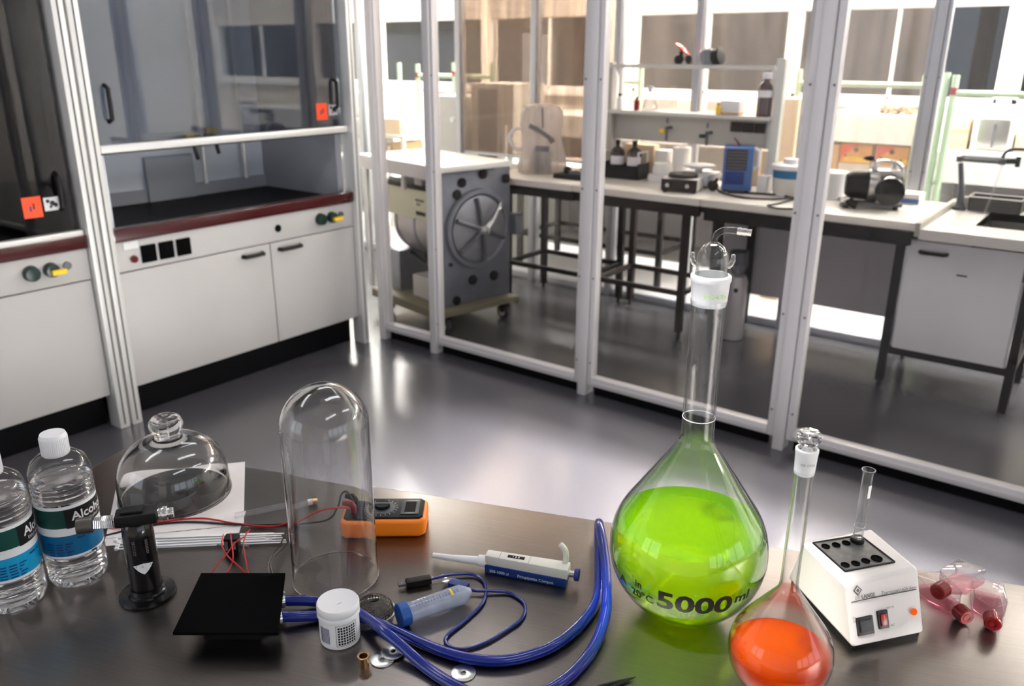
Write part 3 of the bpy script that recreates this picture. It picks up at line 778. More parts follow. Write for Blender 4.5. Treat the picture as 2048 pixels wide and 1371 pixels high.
for i in range(20):
    an = 2*math.pi*i/20
    tick.box(.0232, .0258, -.0004, .0004, .03455, .0348, Matrix.Translation((-.004, 0, 0)) @ Matrix.Rotation(an, 4, 'Z'))
tick.build('dial_ticks', 'sticker white', fc)
MB().box(.028, .058, -.022, .022, .0345, .0362).build('display', 'lcd', fc, bevel=.0008)
MB().box(.034, .052, -.017, .017, .0362, .0365).build('display_glass', 'black gloss', fc)
for k, (yy, mt) in enumerate(((-.014, 'red plastic'), (.010, 'black plastic'))):
    MB().lathe([(0, 0), (.0062, 0), (.0062, .003), (0, .003)], 20, Matrix.Translation((-.048, yy, .0345))).build('jack', 'gasket dark', fc)
    o = thing('test_lead_plug', '%s test lead plug pushed into the multimeter' % ('red' if k == 0 else 'black'), 'plug', c + Vector((math.cos(R(38))*-.048-math.sin(R(38))*yy, math.sin(R(38))*-.048+math.cos(R(38))*yy, .0375)), R(38))
    MB().tube([(0, 0, 0), (0, 0, .010), (-.004, 0, .015), (-.018, 0, .017)], [.0058, .0062, .0062, .0042], 14).build('plug_body', mt, o)
def wire(name, pts, r, m, label, cat='wire', group=None, n=8, res=10):
    pp = bez(pts, res)
    return tag(MB().tube(pp, r, n).build(name, m), label, cat, group)
def V(px, py, h): return T(px, py, TZ+h)
wire('test_lead', [V(700, 1013, .052), V(680, 1012, .050), V(640, 1018, .040), V(592, 1038, .018), V(545, 1052, .004), V(470, 1046, .005), V(405, 1036, .006), V(330, 1042, .007), V(255, 1054, .007), V(205, 1053, .004)], .0017, 'red wire', 'red test lead running from the multimeter to the left', 'test lead')
wire('test_lead', [V(712, 1003, .052), V(697, 980, .058), V(684, 985, .055), V(676, 1010, .04), V(655, 1036, .012), V(592, 1045, .003), V(535, 1049, .002), V(470, 1048, .0045), V(380, 1043, .0045), V(300, 1050, .0045), V(212, 1070, .003)], .0017, 'black wire', 'black test lead running from the multimeter to the left', 'test lead')

# --- cooling plate with hose barbs
z = .930
q = [at(403, 1150, 2, z), at(571, 1150, 2, z), at(557, 1270, 2, z), at(346, 1270, 2, z)]
cc = sum(q, Vector())/4
t = thing('cooling_plate', 'square matte black plate on a low block with two blue hoses', 'plate', (cc.x, cc.y, TZ))
MB().hexa([(v.x-cc.x, v.y-cc.y, .030) for v in q[::-1]], [(v.x-cc.x, v.y-cc.y, .0345) for v in q[::-1]]).build('top_plate', 'black matte', t, bevel=.0006)
MB().hexa([((v.x-cc.x)*.55, (v.y-cc.y)*.55, 0) for v in q[::-1]], [((v.x-cc.x)*.55, (v.y-cc.y)*.55, .0298) for v in q[::-1]]).build('water_block', 'black plastic', t)
ins, outs = [], []
for (x0, y0, x1, y1) in ((552, 1203, 582, 1199), (545, 1236, 575, 1230)):
    A, B = V(x0, y0, .014)-Vector((cc.x, cc.y, TZ)), V(x1, y1, .013)-Vector((cc.x, cc.y, TZ))
    f = MB().cyl(A-(B-A)*.9, B, .0055, n=16).build('hose_barb', 'chrome', t)
    MB().cyl(A+(B-A)*.25, A+(B-A)*.62, .0098, n=20).build('hose_clamp', 'zinc', f, bevel=.0008)
    C_ = A+(B-A)*.45
    MB().box(C_.x-.003, C_.x+.003, C_.y-.003, C_.y+.003, C_.z+.0085, C_.z+.0155).build('clamp_screw', 'chrome', f, bevel=.0008)
# wires from the plate and the connector block
for k, pts in enumerate(([V(420, 1148, .030), V(438, 1125, .034), V(455, 1105, .03), V(470, 1085, .034), V(488, 1073, .036)],
        [V(450, 1149, .030), V(463, 1128, .036), V(466, 1110, .04), V(463, 1085, .042), V(461, 1066, .04)],
        [V(494, 1149, .030), V(478, 1132, .036), V(456, 1112, .044), V(444, 1090, .046), V(447, 1068, .044)],
        [V(497, 1149, .030), V(492, 1120, .04), V(487, 1095, .044), V(490, 1072, .03), V(500, 1058, .012)])):
    wire('red_wire', pts, .0011, 'red wire', 'thin red wire rising from the back of the black square plate', 'wire', 'red wires behind the black plate')
for k, pts in enumerate(([V(536, 1149, .029), V(536, 1130, .02), V(545, 1108, .012), V(560, 1090, .008), V(572, 1060, .008), V(576, 1046, .006)], [V(545, 1149, .029), V(541, 1125, .018), V(556, 1106, .01), V(575, 1085, .006), V(577, 1060, .006), V(580, 1047, .006)])):
    wire('black_wire', pts, .0012, 'black wire', 'thin black wire looping up behind the black square plate', 'wire', 'black wires behind the black plate')
p = V(467, 1104, 0)
t = thing('connector_block', 'black connector block standing among red wires behind the black plate', 'connector', p, R(40))
MB().box(-.011, .011, -.009, .009, 0, .030).build('housing', 'black plastic', t, bevel=.002)
MB().box(-.009, -.004, -.011, -.009, .01, .026).box(.002, .008, -.011, -.009, .012, .026).build('terminal', 'steel', t)
MB().cyl((-.011, 0, .012), (-.026, .006, .010), .0018, n=8).cyl((.011, 0, .013), (.026, -.004, .012), .0028, n=8).build('lead_stub', 'rack grey', t)

# --- one blue hose that leaves the plate twice
hz = .0078
hp = [V(566, 1201, .0135), V(600, 1200, .012), V(640, 1203, .0085), V(690, 1212, hz), V(728, 1231, .0165), V(765, 1259, .022), V(805, 1293, .0155), V(850, 1332, hz), V(905, 1368, hz), V(960, 1392, hz), V(1030, 1398, hz), V(1090, 1382, hz), V(1140, 1350, hz), V(1180, 1305, hz), V(1204, 1255, .012), V(1214, 1205, .0245), V(1213, 1150, .026), V(1208, 1100, .028), V(1201, 1060, .030), V(1198, 1046, .025), V(1197, 1050, .014), V(1197, 1085, hz), V(1198, 1140, hz), V(1194, 1195, hz), V(1168, 1240, hz), V(1115, 1286, hz), V(1050, 1313, hz), V(985, 1321, hz), V(915, 1311, hz), V(850, 1288, hz), V(790, 1260, hz), V(735, 1238, hz), V(680, 1230, hz), V(630, 1231, .009), V(590, 1232, .012), V(562, 1232, .0135)]
tag(MB().tube(bez(hp, 8), .0075, 14).build('hose', 'blue hose'), 'thick glossy blue hose looping across the steel table from the black plate', 'hose')

# --- white pot
p = T(681, 1275)
t = thing('plastic_pot', 'small white pot with screw lid and dark printed label', 'pot', p, facing(p))
pot = MB().lathe([(0, 0), (.0245, 0), (.0265, .002), (.0265, .045), (0, .045)], 44).build('pot_body', 'white plastic', t)
MB().lathe([(0, .043), (.0285, .043), (.0285, .048), (.0278, .049), (.0285, .050), (.0285, .058), (.027, .0605), (.0255, .0600), (0, .0598)], 48).build('lid', 'white plastic', t)
MB().box(-.005, .002, -.0065, -.006, .05982, .06005, Matrix.Rotation(.5, 4, 'Z')).build('lid_mark', 'print grey', t.children[1])
lb = MB().lathe([(.0266, .006), (.0268, .006), (.0268, .041), (.0266, .041)], 40, close=True, a0=R(-200), a1=R(15)).build('label', 'label white', t)
fr = MB(); cf = on_cyl(.0268, 0, R(-90), .0003)
def strip(mb, x0, x1, y0, y1, f, n=4):
    for i in range(n):
        a = x0+(x1-x0)*i/n; b = x0+(x1-x0)*(i+1)/n
        mb.quad(f(a, y0), f(b, y0), f(b, y1), f(a, y1))
for i in range(7):
    for j in range(7): strip(fr, -.003+i*.0036, -.003+i*.0036+.0026, .009+j*.0041, .009+j*.0041+.0030, cf, 1)
strip(fr, -.0055, -.0050, .007, .0395, cf, 1); strip(fr, .0240, .0245, .007, .0395, cf, 1); strip(fr, -.0055, .0245, .007, .0075, cf, 10); strip(fr, -.0055, .0245, .039, .0395, cf, 10)
fr.build('label_table', 'ink black', lb, smooth=False)
fr = MB()
for i in range(9):
    strip(fr, -.030+i*.0018, -.030+i*.0018+.0008, .010, .034, cf, 1)
fr.build('label_lines', 'ink navy', lb, smooth=False)

# --- dome strainer
p = T(748, 1226)
t = thing('mesh_strainer', 'fine grey wire mesh dome lying behind the blue hose', 'strainer', p)
b = MB(); Rm = .029
b.lathe([(Rm*math.cos(R(a)), .004+.022*math.sin(R(a))) for a in range(0, 80, 8)], 44)
bmesh.ops.wireframe(b.bm, faces=b.bm.faces[:], thickness=.0012, offset=.0, use_replace=True, use_even_offset=True)
b.build('mesh_dome', 'mesh wire', t, smooth=False)
MB().lathe([(.0285, 0), (.031, 0), (.031, .005), (.0285, .005)], 44, close=True).build('rim', 'steel', t, bevel=.0006)

# --- centrifuge tube lying down
a, b = T(797, 1231, TZ+.0168), T(943, 1183, TZ+.0150)
d = b-a; L = d.length
t = thing('centrifuge_tube', 'plastic centrifuge tube with blue screw cap lying on its side', 'tube', a, math.atan2(d.y, d.x))
mx = Matrix.Rotation(R(90), 4, 'Y')
MB().lathe([(0, 0), (.0160, 0), (.0168, .001), (.0168, .0135), (.0160, .0145), (0, .0145)], 36, mx).build('screw_cap', 'blue plastic', t)
MB().lathe([(.0142, .012), (.0142, L-.0165), (.0055, L-.002), (0, L), (0, L-.0015), (.0050, L-.0035), (.0130, L-.0175), (.0130, .012)], 36, mx, close=True).build('tube_wall', 'frost plastic', t)
ta = math.atan2(-a.y, -a.x)-math.atan2(d.y, d.x)      # where the viewer stands, seen from the tube
gr = MB()
def tubept(x, ang, r=.0146): return Vector((x, r*math.cos(ang)*-1, r*math.sin(ang)))
for i in range(15):
    x = .024+i*.0046; l = .45 if i % 2 == 0 else .25
    for k in range(4):
        a0, a1 = 1.0+l*k/4, 1.0+l*(k+1)/4
        vs = [tubept(x, math.pi-a0), tubept(x+.0006, math.pi-a0), tubept(x+.0006, math.pi-a1), tubept(x, math.pi-a1)]
        gr.quad(*[Vector((v.x, v.y, v.z)) for v in [Vector((w.x, -abs(w.y)*1.0 if False else -math.cos(a0 if j in (0, 1) else a1)*.0146, math.sin(a0 if j in (0, 1) else a1)*.0146)) for j, w in enumerate(vs)]])
gr.build('graduations', 'navy plastic', t, smooth=False)
gr = MB()
for k in range(5):
    a0, a1 = .9+.16*k, .9+.16*(k+1)
    gr.quad((.078, -math.cos(a0)*.0147, math.sin(a0)*.0147), (.081, -math.cos(a0)*.0147, math.sin(a0)*.0147), (.081, -math.cos(a1)*.0147, math.sin(a1)*.0147), (.078, -math.cos(a1)*.0147, math.sin(a1)*.0147))
gr.build('yellow_mark', 'yellow plastic', t, smooth=False)

# --- USB cable
up = [V(862, 1157, .006), V(905, 1148, .005), V(948, 1149, .0035), V(970, 1168, .0035), V(966, 1203, .0032), V(930, 1240, .003), V(896, 1268, .003), V(892, 1285, .003), V(917, 1297, .003), V(963, 1287, .003), V(1010, 1261, .003), V(1043, 1236, .003), V(1049, 1208, .003), V(1022, 1186, .003), V(985, 1181, .0045), V(948, 1180, .0065), V(928, 1171, .007)]
t = thing('usb_cable', 'thin glossy blue cable with two plugs lying around the centrifuge tube', 'cable', (up[0].x, up[0].y, TZ))
MB().tube(bez(up, 8), .0024, 10).build('cord', 'blue cable', t, world=True)
def plug(name, p0, p1, p2, mt, w, h, mw, mh, metal):
    d = (p1-p0); an = math.atan2(d.y, d.x); L = d.length
    m = Matrix.Translation(p0) @ Matrix.Rotation(an, 4, 'Z')
    o = MB().box(0, L, -w, w, -h, h, m).build(name, mt, t, bevel=.0015, world=True)
    L2 = (p2-p1).length
    MB().box(L, L+L2, -mw, mw, -mh, mh, m).build('metal_shell', metal, o, world=True, bevel=.0004)
plug('micro_plug', V(862, 1157, .0065), V(812, 1166, .0065), V(797, 1170, .0065), 'black plastic', .0065, .0048, .0042, .0020, 'rack grey')
plug('type_a_plug', V(935, 1175, .0075), V(900, 1164, .0075), V(884, 1166, .0075), 'navy plastic', .0075, .0045, .0060, .0024, 'chrome')

# --- pipette
a, b = T(866, 1106, TZ+.012), T(1160, 1150, TZ+.016)
d = b-a; an = math.atan2(d.y, d.x); L = d.length
t = thing('pipette', 'grey and navy laboratory pipette with white tip cone lying on the steel table', 'pipette', (a.x, a.y, TZ), an)
q = L/.230
MB().tube([(0, 0, .0085), (.030*q, 0, .0095), (.070*q, 0, .012), (.078*q, 0, .013)], [.0042, .0048, .0066, .0075], 20).tube([(.074*q, 0, .013), (.088*q, 0, .0135)], [.0088, .0096], 20).build('tip_cone', 'white plastic', t)
bd = MB().prism([(.086*q, -.009), (.214*q, -.0135), (.214*q, .011), (.086*q, .009)], .012, .030).build('grip_body', 'off white plastic', t, bevel=.003)
nv = MB().prism([(.086*q, -.0105), (.212*q, -.0155), (.212*q, .010), (.088*q, .009)], 0, .0145).build('lower_shell', 'navy plastic', t, bevel=.002)
MB().box(.120*q, .146*q, -.0045, .0025, .0298, .0304).build('volume_window', 'black gloss', bd)
text('1 0 0', .0058, on_plane((.127*q, -.0032, .0305), (1, 0, 0), (0, 1, 0)), 'volume_digits', 'label white', bd)
MB().box(.1535*q, .1540*q, -.011, .009, .0299, .0302).box(.108*q, .1085*q, -.010, .008, .0299, .0302).build('seam', 'print grey', bd)
fn = on_plane((.094*q, -.01125, .0040), (.126*q, -.0050, 0), (0, 0, 1), off=.0006)
text('200-1000 ul', .0065, fn, 'volume_print', 'label white', nv)
fn = on_plane((.138*q, -.01298, .0040), (.126*q, -.0050, 0), (0, 0, 1), off=.0006)
text('Finnpipette Campus', .0070, fn, 'name_print', 'label white', nv)
MB().tube(bez([(.206*q, .006, .028), (.207*q, .008, .040), (.204*q, .010, .050), (.196*q, .012, .057)], 6), [.0045]*18+[.0035], 10).build('finger_hook', 'off white plastic', bd)
MB().cyl((.212*q, -.001, .017), (.222*q, -.001, .017), .005).build('plunger_stem', 'steel', t)
MB().cyl((.222*q, -.001, .017), (.229*q, -.001, .017), .0095).build('plunger_button', 'navy plastic', t, bevel=.0015)

# --- washers and sleeve
for k, (px, py, z, lbl) in enumerate(((765, 1319, .0009, 'large zinc washer lying flat under another washer beside the hose'), (787, 1306, .0030, 'large zinc washer lying on top of another washer beside the hose'), (927, 1346, .0009, 'large zinc washer lying alone between the two hoses'))):
    p = T(px, py)
    o = MB().lathe([(.0032, 0), (.0158, 0), (.0158, .0016), (.0032, .0016)], 40, close=True).build('washer', 'zinc', bevel=.0003)
    o.location = (p.x, p.y, TZ+z-.0007)
    if k == 1: o.rotation_euler = (.05, -.08, 0)
    tag(o, lbl, 'washer', 'zinc washers')
p = T(728, 1331)
o = MB().lathe([(.0055, 0), (.0068, 0), (.0068, .014), (.0082, .0155), (.0080, .0165), (.0055, .016)], 28, close=True).build('metal_sleeve', 'brass')
o.location = (p.x, p.y, TZ); tag(o, 'small brass coloured metal sleeve beside the white pot', 'sleeve')

# --- black tweezers at the bottom edge
tip = V(1271, 1353, .003)
t = thing('tweezers', 'black pointed tweezers at the bottom edge of the picture', 'tweezers', (tip.x, tip.y, TZ))
for s in (-1, 1):
    A, B = V(1200, 1378+s*5, .004), V(1120, 1418, .004)
    b = MB().tube([tip+Vector((0, 0, 0)), tip.lerp(A, .45), A, B], [.0006, .0022, .0030, .0030], 8)
    b.build('tweezer_arm', 'black plastic', t, world=True)

# ------------------------------------------------------------------ the two volumetric flasks
def shell(out, th):
    inn = []
    for i, (r, z) in enumerate(out): inn.append((max(r-th, .0), z))
    inn[0] = (0, out[0][1]+th)
    return out, inn
def sph(Rb, zc, a0, a1, n):
    return [(Rb*math.cos(R(a0+(a1-a0)*i/n)), zc+Rb*math.sin(R(a0+(a1-a0)*i/n))) for i in range(n+1)]
# large green flask
p = Vector((-.403, .946, TZ+.0004)); Rb, zc = .1085, .104
t = thing('volumetric_flask', 'large glass volumetric flask of bright green liquid marked 5000 ml', 'flask', p, facing(p))
body = [(0, .004), (.040, .003), (.055, .0075)] + sph(Rb, zc, -58, 33, 26)
x42, z42 = body[-1]
neck = [(.070, .1945), (.048, .2275), (.0300, .2545), (.0255, .2615), (.0228, .2680), (.0217, .278), (.0214, .290), (.0213, .452), (.0225, .456), (.0232, .462)]
out = body + neck
inn = [(max(r-.0022, 0), z) for r, z in out]; inn[0] = (0, .0065); inn[1] = (.040, .0055)
MB().lathe(out + inn[::-1], 72).build('flask_wall', 'lab glass', t)
lv = .142
lq = [(max(r-.0026, 0), z+.0004) for r, z in out if z < lv-.002]; lq[0] = (0, .0072); lq[1] = (.0395, .0062)
rl = math.sqrt(Rb**2-(lv-zc)**2)-.0026
MB().lathe(lq + [(rl, lv), (0, lv)], 72).build('liquid', 'liquid green', t)
jt = MB().lathe([(.0188, .454), (.0218, .455), (.0240, .485), (.0252, .487), (.0252, .4925), (.0236, .494), (.0205, .494)], 40, close=True).build('ground_joint', 'frosted joint', t)
text('H 34/35', .0085, on_cyl(.0232, .468, R(-105), .0014), 'joint_print', 'ink green', jt, cut=.004)
MB().lathe([(.0207, .300), (.0217, .300), (.0217, .3004), (.0207, .3004)], 40, close=True).build('fill_ring', 'label white', t)
# gas wash head on top
st = MB().lathe([(.0175, .470), (.0195, .4705), (.0200, .494), (.0192, .500), (.0200, .506), (.0197, .514), (.0175, .522), (.0135, .529), (.0075, .533), (.0060, .534), (.0045, .533), (.006, .531), (.0120, .527), (.0155, .521), (.0178, .513), (.0180, .506), (.0172, .500), (.0180, .494)], 40, close=True).build('stopper_bulb', 'lab glass', t)
tb = bez([(0, 0, .531), (0, 0, .538), (.003, 0, .5445), (.009, 0, .549), (.018, -.001, .5505), (.026, -.0015, .5500)], 6)
MB().tube(tb, .0042, 14).build('outlet_tube', 'lab glass', st)
MB().tube([(.026, -.0015, .5500), (.030, -.0017, .5498), (.031, -.0018, .5496), (.036, -.002, .5493), (.037, -.002, .5492), (.043, -.0023, .5487)], [.0042, .0050, .0042, .0047, .0040, .0044], 14).build('hose_nozzle', 'glass frosted', st)
for s in (-1, 1):
    MB().tube(bez([(s*.0185, 0, .505), (s*.0225, 0, .508), (s*.0245, 0, .514), (s*.0245, 0, .521)], 5), [.0038]*6+[.0034]*5+[.0026]*4+[.0012], 10).build('spring_horn', 'glass solid', st)
def on_ball(lon, lat, off=.0005):
    def fn(x, y):
        la = R(lat)+y/Rb; lo = R(lon-90)+x/(Rb*math.cos(R(lat)))
        r = Rb+off
        return Vector((r*math.cos(la)*math.cos(lo), r*math.cos(la)*math.sin(lo), zc+r*math.sin(la)))
    return fn
text('5000', .040, on_ball(-19, -19), 'volume_print', 'ink black', t, cut=.006, sx=1.22, bold=.0012)
text('ml', .021, on_ball(37, -12), 'unit_print', 'ink black', t, cut=.006, sx=1.2, bold=.0006)
text('20\u00b0C', .0185, on_ball(-40.5, -19), 'temperature_print', 'ink black', t, cut=.006, sx=.9, bold=.0004)
text('in', .0175, on_ball(-36, -9.5), 'in_print', 'ink black', t, cut=.006, sx=.9, bold=.0004)
text('A', .0185, on_ball(-54, -15), 'class_print', 'ink black', t, cut=.006, sx=1.3, bold=.0004)

# small orange flask
p = Vector((-.238, .868, TZ+.0004)); Rb, zc = .0625, .0600
t = thing('volumetric_flask', 'smaller stoppered volumetric flask of orange liquid in front of the thermostat', 'flask', p, facing(p))
body = [(0, .003), (.024, .0022), (.034, .005)] + sph(Rb, zc, -58, 36, 22)
x4, z4 = body[-1]
neck = [(.036, .1165), (.022, .1360), (.0140, .1470), (.0118, .1515), (.0109, .158), (.0106, .168), (.0105, .30), (.0118, .304), (.0120, .308)]
out = body+neck
inn = [(max(r-.0016, 0), z) for r, z in out]; inn[0] = (0, .005); inn[1] = (.024, .0042)
MB().lathe(out + inn[::-1], 60).build('flask_wall', 'lab glass', t)
lv = .0610
lq = [(max(r-.0020, 0), z+.0003) for r, z in out if z < lv-.002]; lq[0] = (0, .0056); lq[1] = (.0237, .0048)
MB().lathe(lq + [(Rb-.0021, lv), (0, lv)], 60).build('liquid', 'liquid orange', t)
jt = MB().lathe([(.0096, .303), (.0112, .304), (.0124, .330), (.0128, .331), (.0128, .3345), (.0118, .3355), (.0105, .3355)], 32, close=True).build('ground_joint', 'frosted joint', t)
text('NS 19/26', .0042, on_cyl(.0121, .318, R(-112), .0006), 'joint_print', 'print grey', jt, cut=.003)
s_ = MB().lathe([(0, .312), (.0085, .312), (.0100, .3355), (.0072, .338), (.0075, .341), (.0125, .343), (.0135, .345), (.0135, .353), (.0125, .355), (.0060, .3555), (0, .355)], 8).build('stopper', 'glass solid', t, smooth=False)
bl = MB()
for k in range(6): strip(bl, -.012, -.012+.016+.006*(k % 2), -.0265-k*.0036, -.0265-k*.0036+.0011, lambda x, y: Vector(((Rb+.0005)*math.cos(y/Rb)*math.cos(R(-90)+x/Rb), (Rb+.0005)*math.cos(y/Rb)*math.sin(R(-90)+x/Rb), zc+(Rb+.0005)*math.sin(y/Rb))), 4)
bl.build('print_lines', 'sticker orange', t, smooth=False)

# ------------------------------------------------------------------ thermostat block
zb, zt = TZ+.007, .985
FL, FR = Vector((-.181, .996, zb)), Vector((-.111, 1.089, zb))
FLt, FRt = Vector((-.206, 1.017, zt)), Vector((-.137, 1.118, zt))
bk = Vector((-.080, .0665, 0))
BLt, BRt = FLt+bk, FRt+bk
BL, BR = FL+bk*1.55, FR+bk*1.55
cc = (FL+FR+BL+BR)/4
t = thing('thermostat', 'white sloping dry block thermostat with rocker switches beside the orange flask', 'thermostat', (cc.x, cc.y, TZ))
MB().hexa([BL, FL, FR, BR], [BLt, FLt, FRt, BRt]).build('housing', 'thermo body', t, bevel=.006, world=True, seg=3)
ins_ = lambda v, k: cc+(Vector((v.x, v.y, v.z))-cc)*k
lo = [ins_(v, .93) for v in (BL, FL, FR, BR)]
MB().hexa([(v.x, v.y, TZ) for v in lo], [(v.x, v.y, zb+.001) for v in lo]).build('base_plate', 'black plastic', t, world=True)
ex, ey = (FR-FL), (FLt-FL)
W_, H_ = ex.length, ey.length
exn, eyn = ex.normalized(), (ey-ex.normalized()*ey.dot(ex.normalized())).normalized()
nn = exn.cross(eyn)
def fp(u, v, o=.0004): return FL + ex*u + ey*v + nn*o
fm = Matrix((( exn.x, eyn.x, nn.x, 0), (exn.y, eyn.y, nn.y, 0), (exn.z, eyn.z, nn.z, 0), (0, 0, 0, 1)))
def fbox(name, u, v, w, h, d, mt, par=t, bev=.0008, d0=0.0):
    q_ = fp(u, v, 0)
    return MB().box(-w/2, w/2, -h/2, h/2, d0-.002, d, Matrix.Translation(q_) @ fm).build(name, mt, par, bevel=bev, world=True)
s1 = fbox('rocker_switch', .20, .31, .026, .024, .0015, 'black plastic'); fbox('rocker', .20, .31, .018, .016, .0035, 'gasket dark', s1)
s2 = fbox('rocker_switch', .45, .35, .016, .024, .0015, 'black plastic'); fbox('rocker', .45, .35, .010, .016, .0035, 'red plastic', s2); fbox('rocker_mark', .45, .39, .002, .006, .0037, 'sticker orange', s2, 0)
q_ = fp(.88, .37, 0)
MB().lathe([(0, 0), (.0046, 0), (.0046, .0012), (.003, .0022), (0, .0024)], 20, Matrix.Translation(q_) @ fm).build('indicator_lamp', 'lamp orange', t, world=True)
def ftext(s, size, u, v, mt='ink black', sx=1.0, b=0.0): return text(s, size, on_plane(fp(u, v), exn, eyn, off=.0003), 'front_print', mt, t, world=True, sx=sx, bold=b)
ftext('DR', .0062, .10, .735, 'print grey'); ftext('LANGE', .0068, .19, .735, b=.0003); ftext('Thermostat', .0062, .46, .735); ftext('LASA', .0056, .72, .735); ftext('Aqua', .0056, .85, .735)
ftext('On', .0040, .045, .45); ftext('Off', .0040, .045, .39); ftext('100/150', .0040, .50, .50); ftext('40C', .0040, .54, .22)
fbox('print_line', .50, .71, W_*.90, .0007, .0005, 'ink black', t, 0)
lg = fbox('logo_mark', .15, .87, .0010, .0010, .0004, 'ink black', t, 0)
for k_ in (.0048, .0030, .0023):
    m_ = Matrix.Translation(fp(.15, .875, 0)) @ fm @ Matrix.Rotation(R(45), 4, 'Z')
    MB().box(-k_, k_, -k_, k_, .0003, .0006+(.0048-k_)*.05, m_).build('logo_ring', 'ink black' if k_ != .0030 else 'label white', lg, world=True)
# heating block plate
zc_ = zt+.0002
def tp(u, v, z=0.0): return FLt.lerp(FRt, u) + (BLt-FLt)*v + Vector((0, 0, z))
pq = [T(1626, 1086, zt), T(1720, 1071, zt), T(1789, 1124, zt), T(1690, 1143, zt)]
pl = MB().hexa([(v.x, v.y, zt-.004) for v in pq[::-1]], [(v.x, v.y, zt+.0012) for v in pq[::-1]]).build('heating_block', 'block plate', t, world=True, bevel=.0005)
rim = MB()
for i in range(4):
    A, B = pq[i], pq[(i+1) % 4]
    rim.tube([(A.x, A.y, zt+.001), (B.x, B.y, zt+.001)], .0014, 6)
rim.build('block_rim', 'black plastic', pl, world=True)
for (hx, hy, hr) in ((1651, 1094, .0052), (1672, 1091, .0052), (1692, 1087, .0052), (1690, 1131, .0052), (1711, 1128, .0052), (1731, 1123, .0052), (1753, 1118, .0070)):
    v = T(hx, hy, zt)
    MB().lathe([(0, .0006), (hr, .0006), (hr, .0016), (hr+.0008, .0016), (hr+.0008, 0), (0, 0)], 24, Matrix.Translation((v.x, v.y, zt+.0008))).build('tube_well', 'black matte', pl, world=True)
v = T(1714, 1083, zt)
MB().lathe([(0, .0), (.0098, 0), (.0098, .0045), (.0088, .006), (0, .006)], 28, Matrix.Translation((v.x, v.y, zt+.001))).build('tube_collar', 'black plastic', pl, world=True)
o = thing('test_tube', 'empty glass test tube standing in the thermostat block', 'test tube', (v.x, v.y, zt+.007), 0)
MB().lathe([(0, .0), (.0070, .001), (.0072, .106), (.0092, .109), (.0096, .1105), (.0080, .1105), (.0060, .107), (.0060, .0035), (0, .0025)], 32).build('tube_wall', 'lab glass', o)
MB().lathe([(.0073, .020), (.0075, .020), (.0075, .0205), (.0073, .0205)], 28, close=True).build('fill_line', 'label white', o)
MB().lathe([(.0073, .068), (.0074, .068), (.0074, .088), (.0073, .088)], 10, close=True, a0=facing(v)-R(60), a1=facing(v)-R(10)).build('frosted_patch', 'label white', o)

# ------------------------------------------------------------------ culture flasks with red caps
def culture_flask(cap_px, body_px, zc, label, L=.070, roll=0.0):
    a = T(*cap_px, TZ+zc); b = T(*body_px, TZ+zc)
    d = b-a; an = math.atan2(d.y, d.x)
    t = thing('culture_flask', label, 'culture flask', (a.x, a.y, TZ+zc), an, 'culture flasks with red caps')
    t.rotation_euler = (roll, 0, an)
    h = .0115
    MB().prism([(.016, -.006), (.020, -.007), (.034, -.0205), (.084, -.0205), (.084, .0205), (.034, .0205), (.020, .007), (.016, .006)], -h, h).build('flask_body', 'culture plastic', t, bevel=.002)
    MB().prism([(.021, -.005), (.035, -.019), (.0825, -.019), (.0825, .019), (.035, .019), (.021, .005)], -h+.001, -h+.004).build('medium', 'culture medium', t)
    mx = Matrix.Rotation(R(90), 4, 'Y')
    MB().lathe([(.007, .006), (.0085, .006), (.0085, .018), (.007, .018)], 24, mx, close=True).build('flask_neck', 'culture plastic', t)
    c = MB().lathe([(0, -.008), (.0098, -.008), (.0110, -.0068), (.0110, .010), (.0098, .011), (0, .011)], 32, mx).build('screw_cap', 'red plastic', t)
    MB().lathe([(.0042, -.0086), (.0066, -.0086), (.0066, -.0078), (.0042, -.0078)], 24, mx, close=True).build('cap_ring', 'red dark plastic', c)
    rg = MB()
    for i in range(26): rg.box(-.0065, .0095, -.0004, .0004, .0108, .0114, Matrix.Rotation(2*math.pi*i/26, 4, 'X'))
    rg.build('cap_ridges', 'red dark plastic', c)
    e = MB()
    hh = h+.0001
    pts = [(.020, -.007), (.034, -.0205), (.084, -.0205), (.084, .0205), (.034, .0205), (.020, .007)]
    for z_ in (hh, ):
        e.tube([(x, y, z_) for x, y in pts], .0007, 6, closed=True)
    e.build('rim_edge', 'clear plastic', t)
    return t
culture_flask((1927, 1228), (1868, 1172), .0122, 'red capped culture flask lying against the right side of the thermostat')
culture_flask((1985, 1241), (1972, 1172), .0122, 'red capped culture flask lying at the far right of the three')
culture_flask((1880, 1180), (1945, 1140), .0375, 'red capped culture flask lying on top of the other two', roll=R(-6))

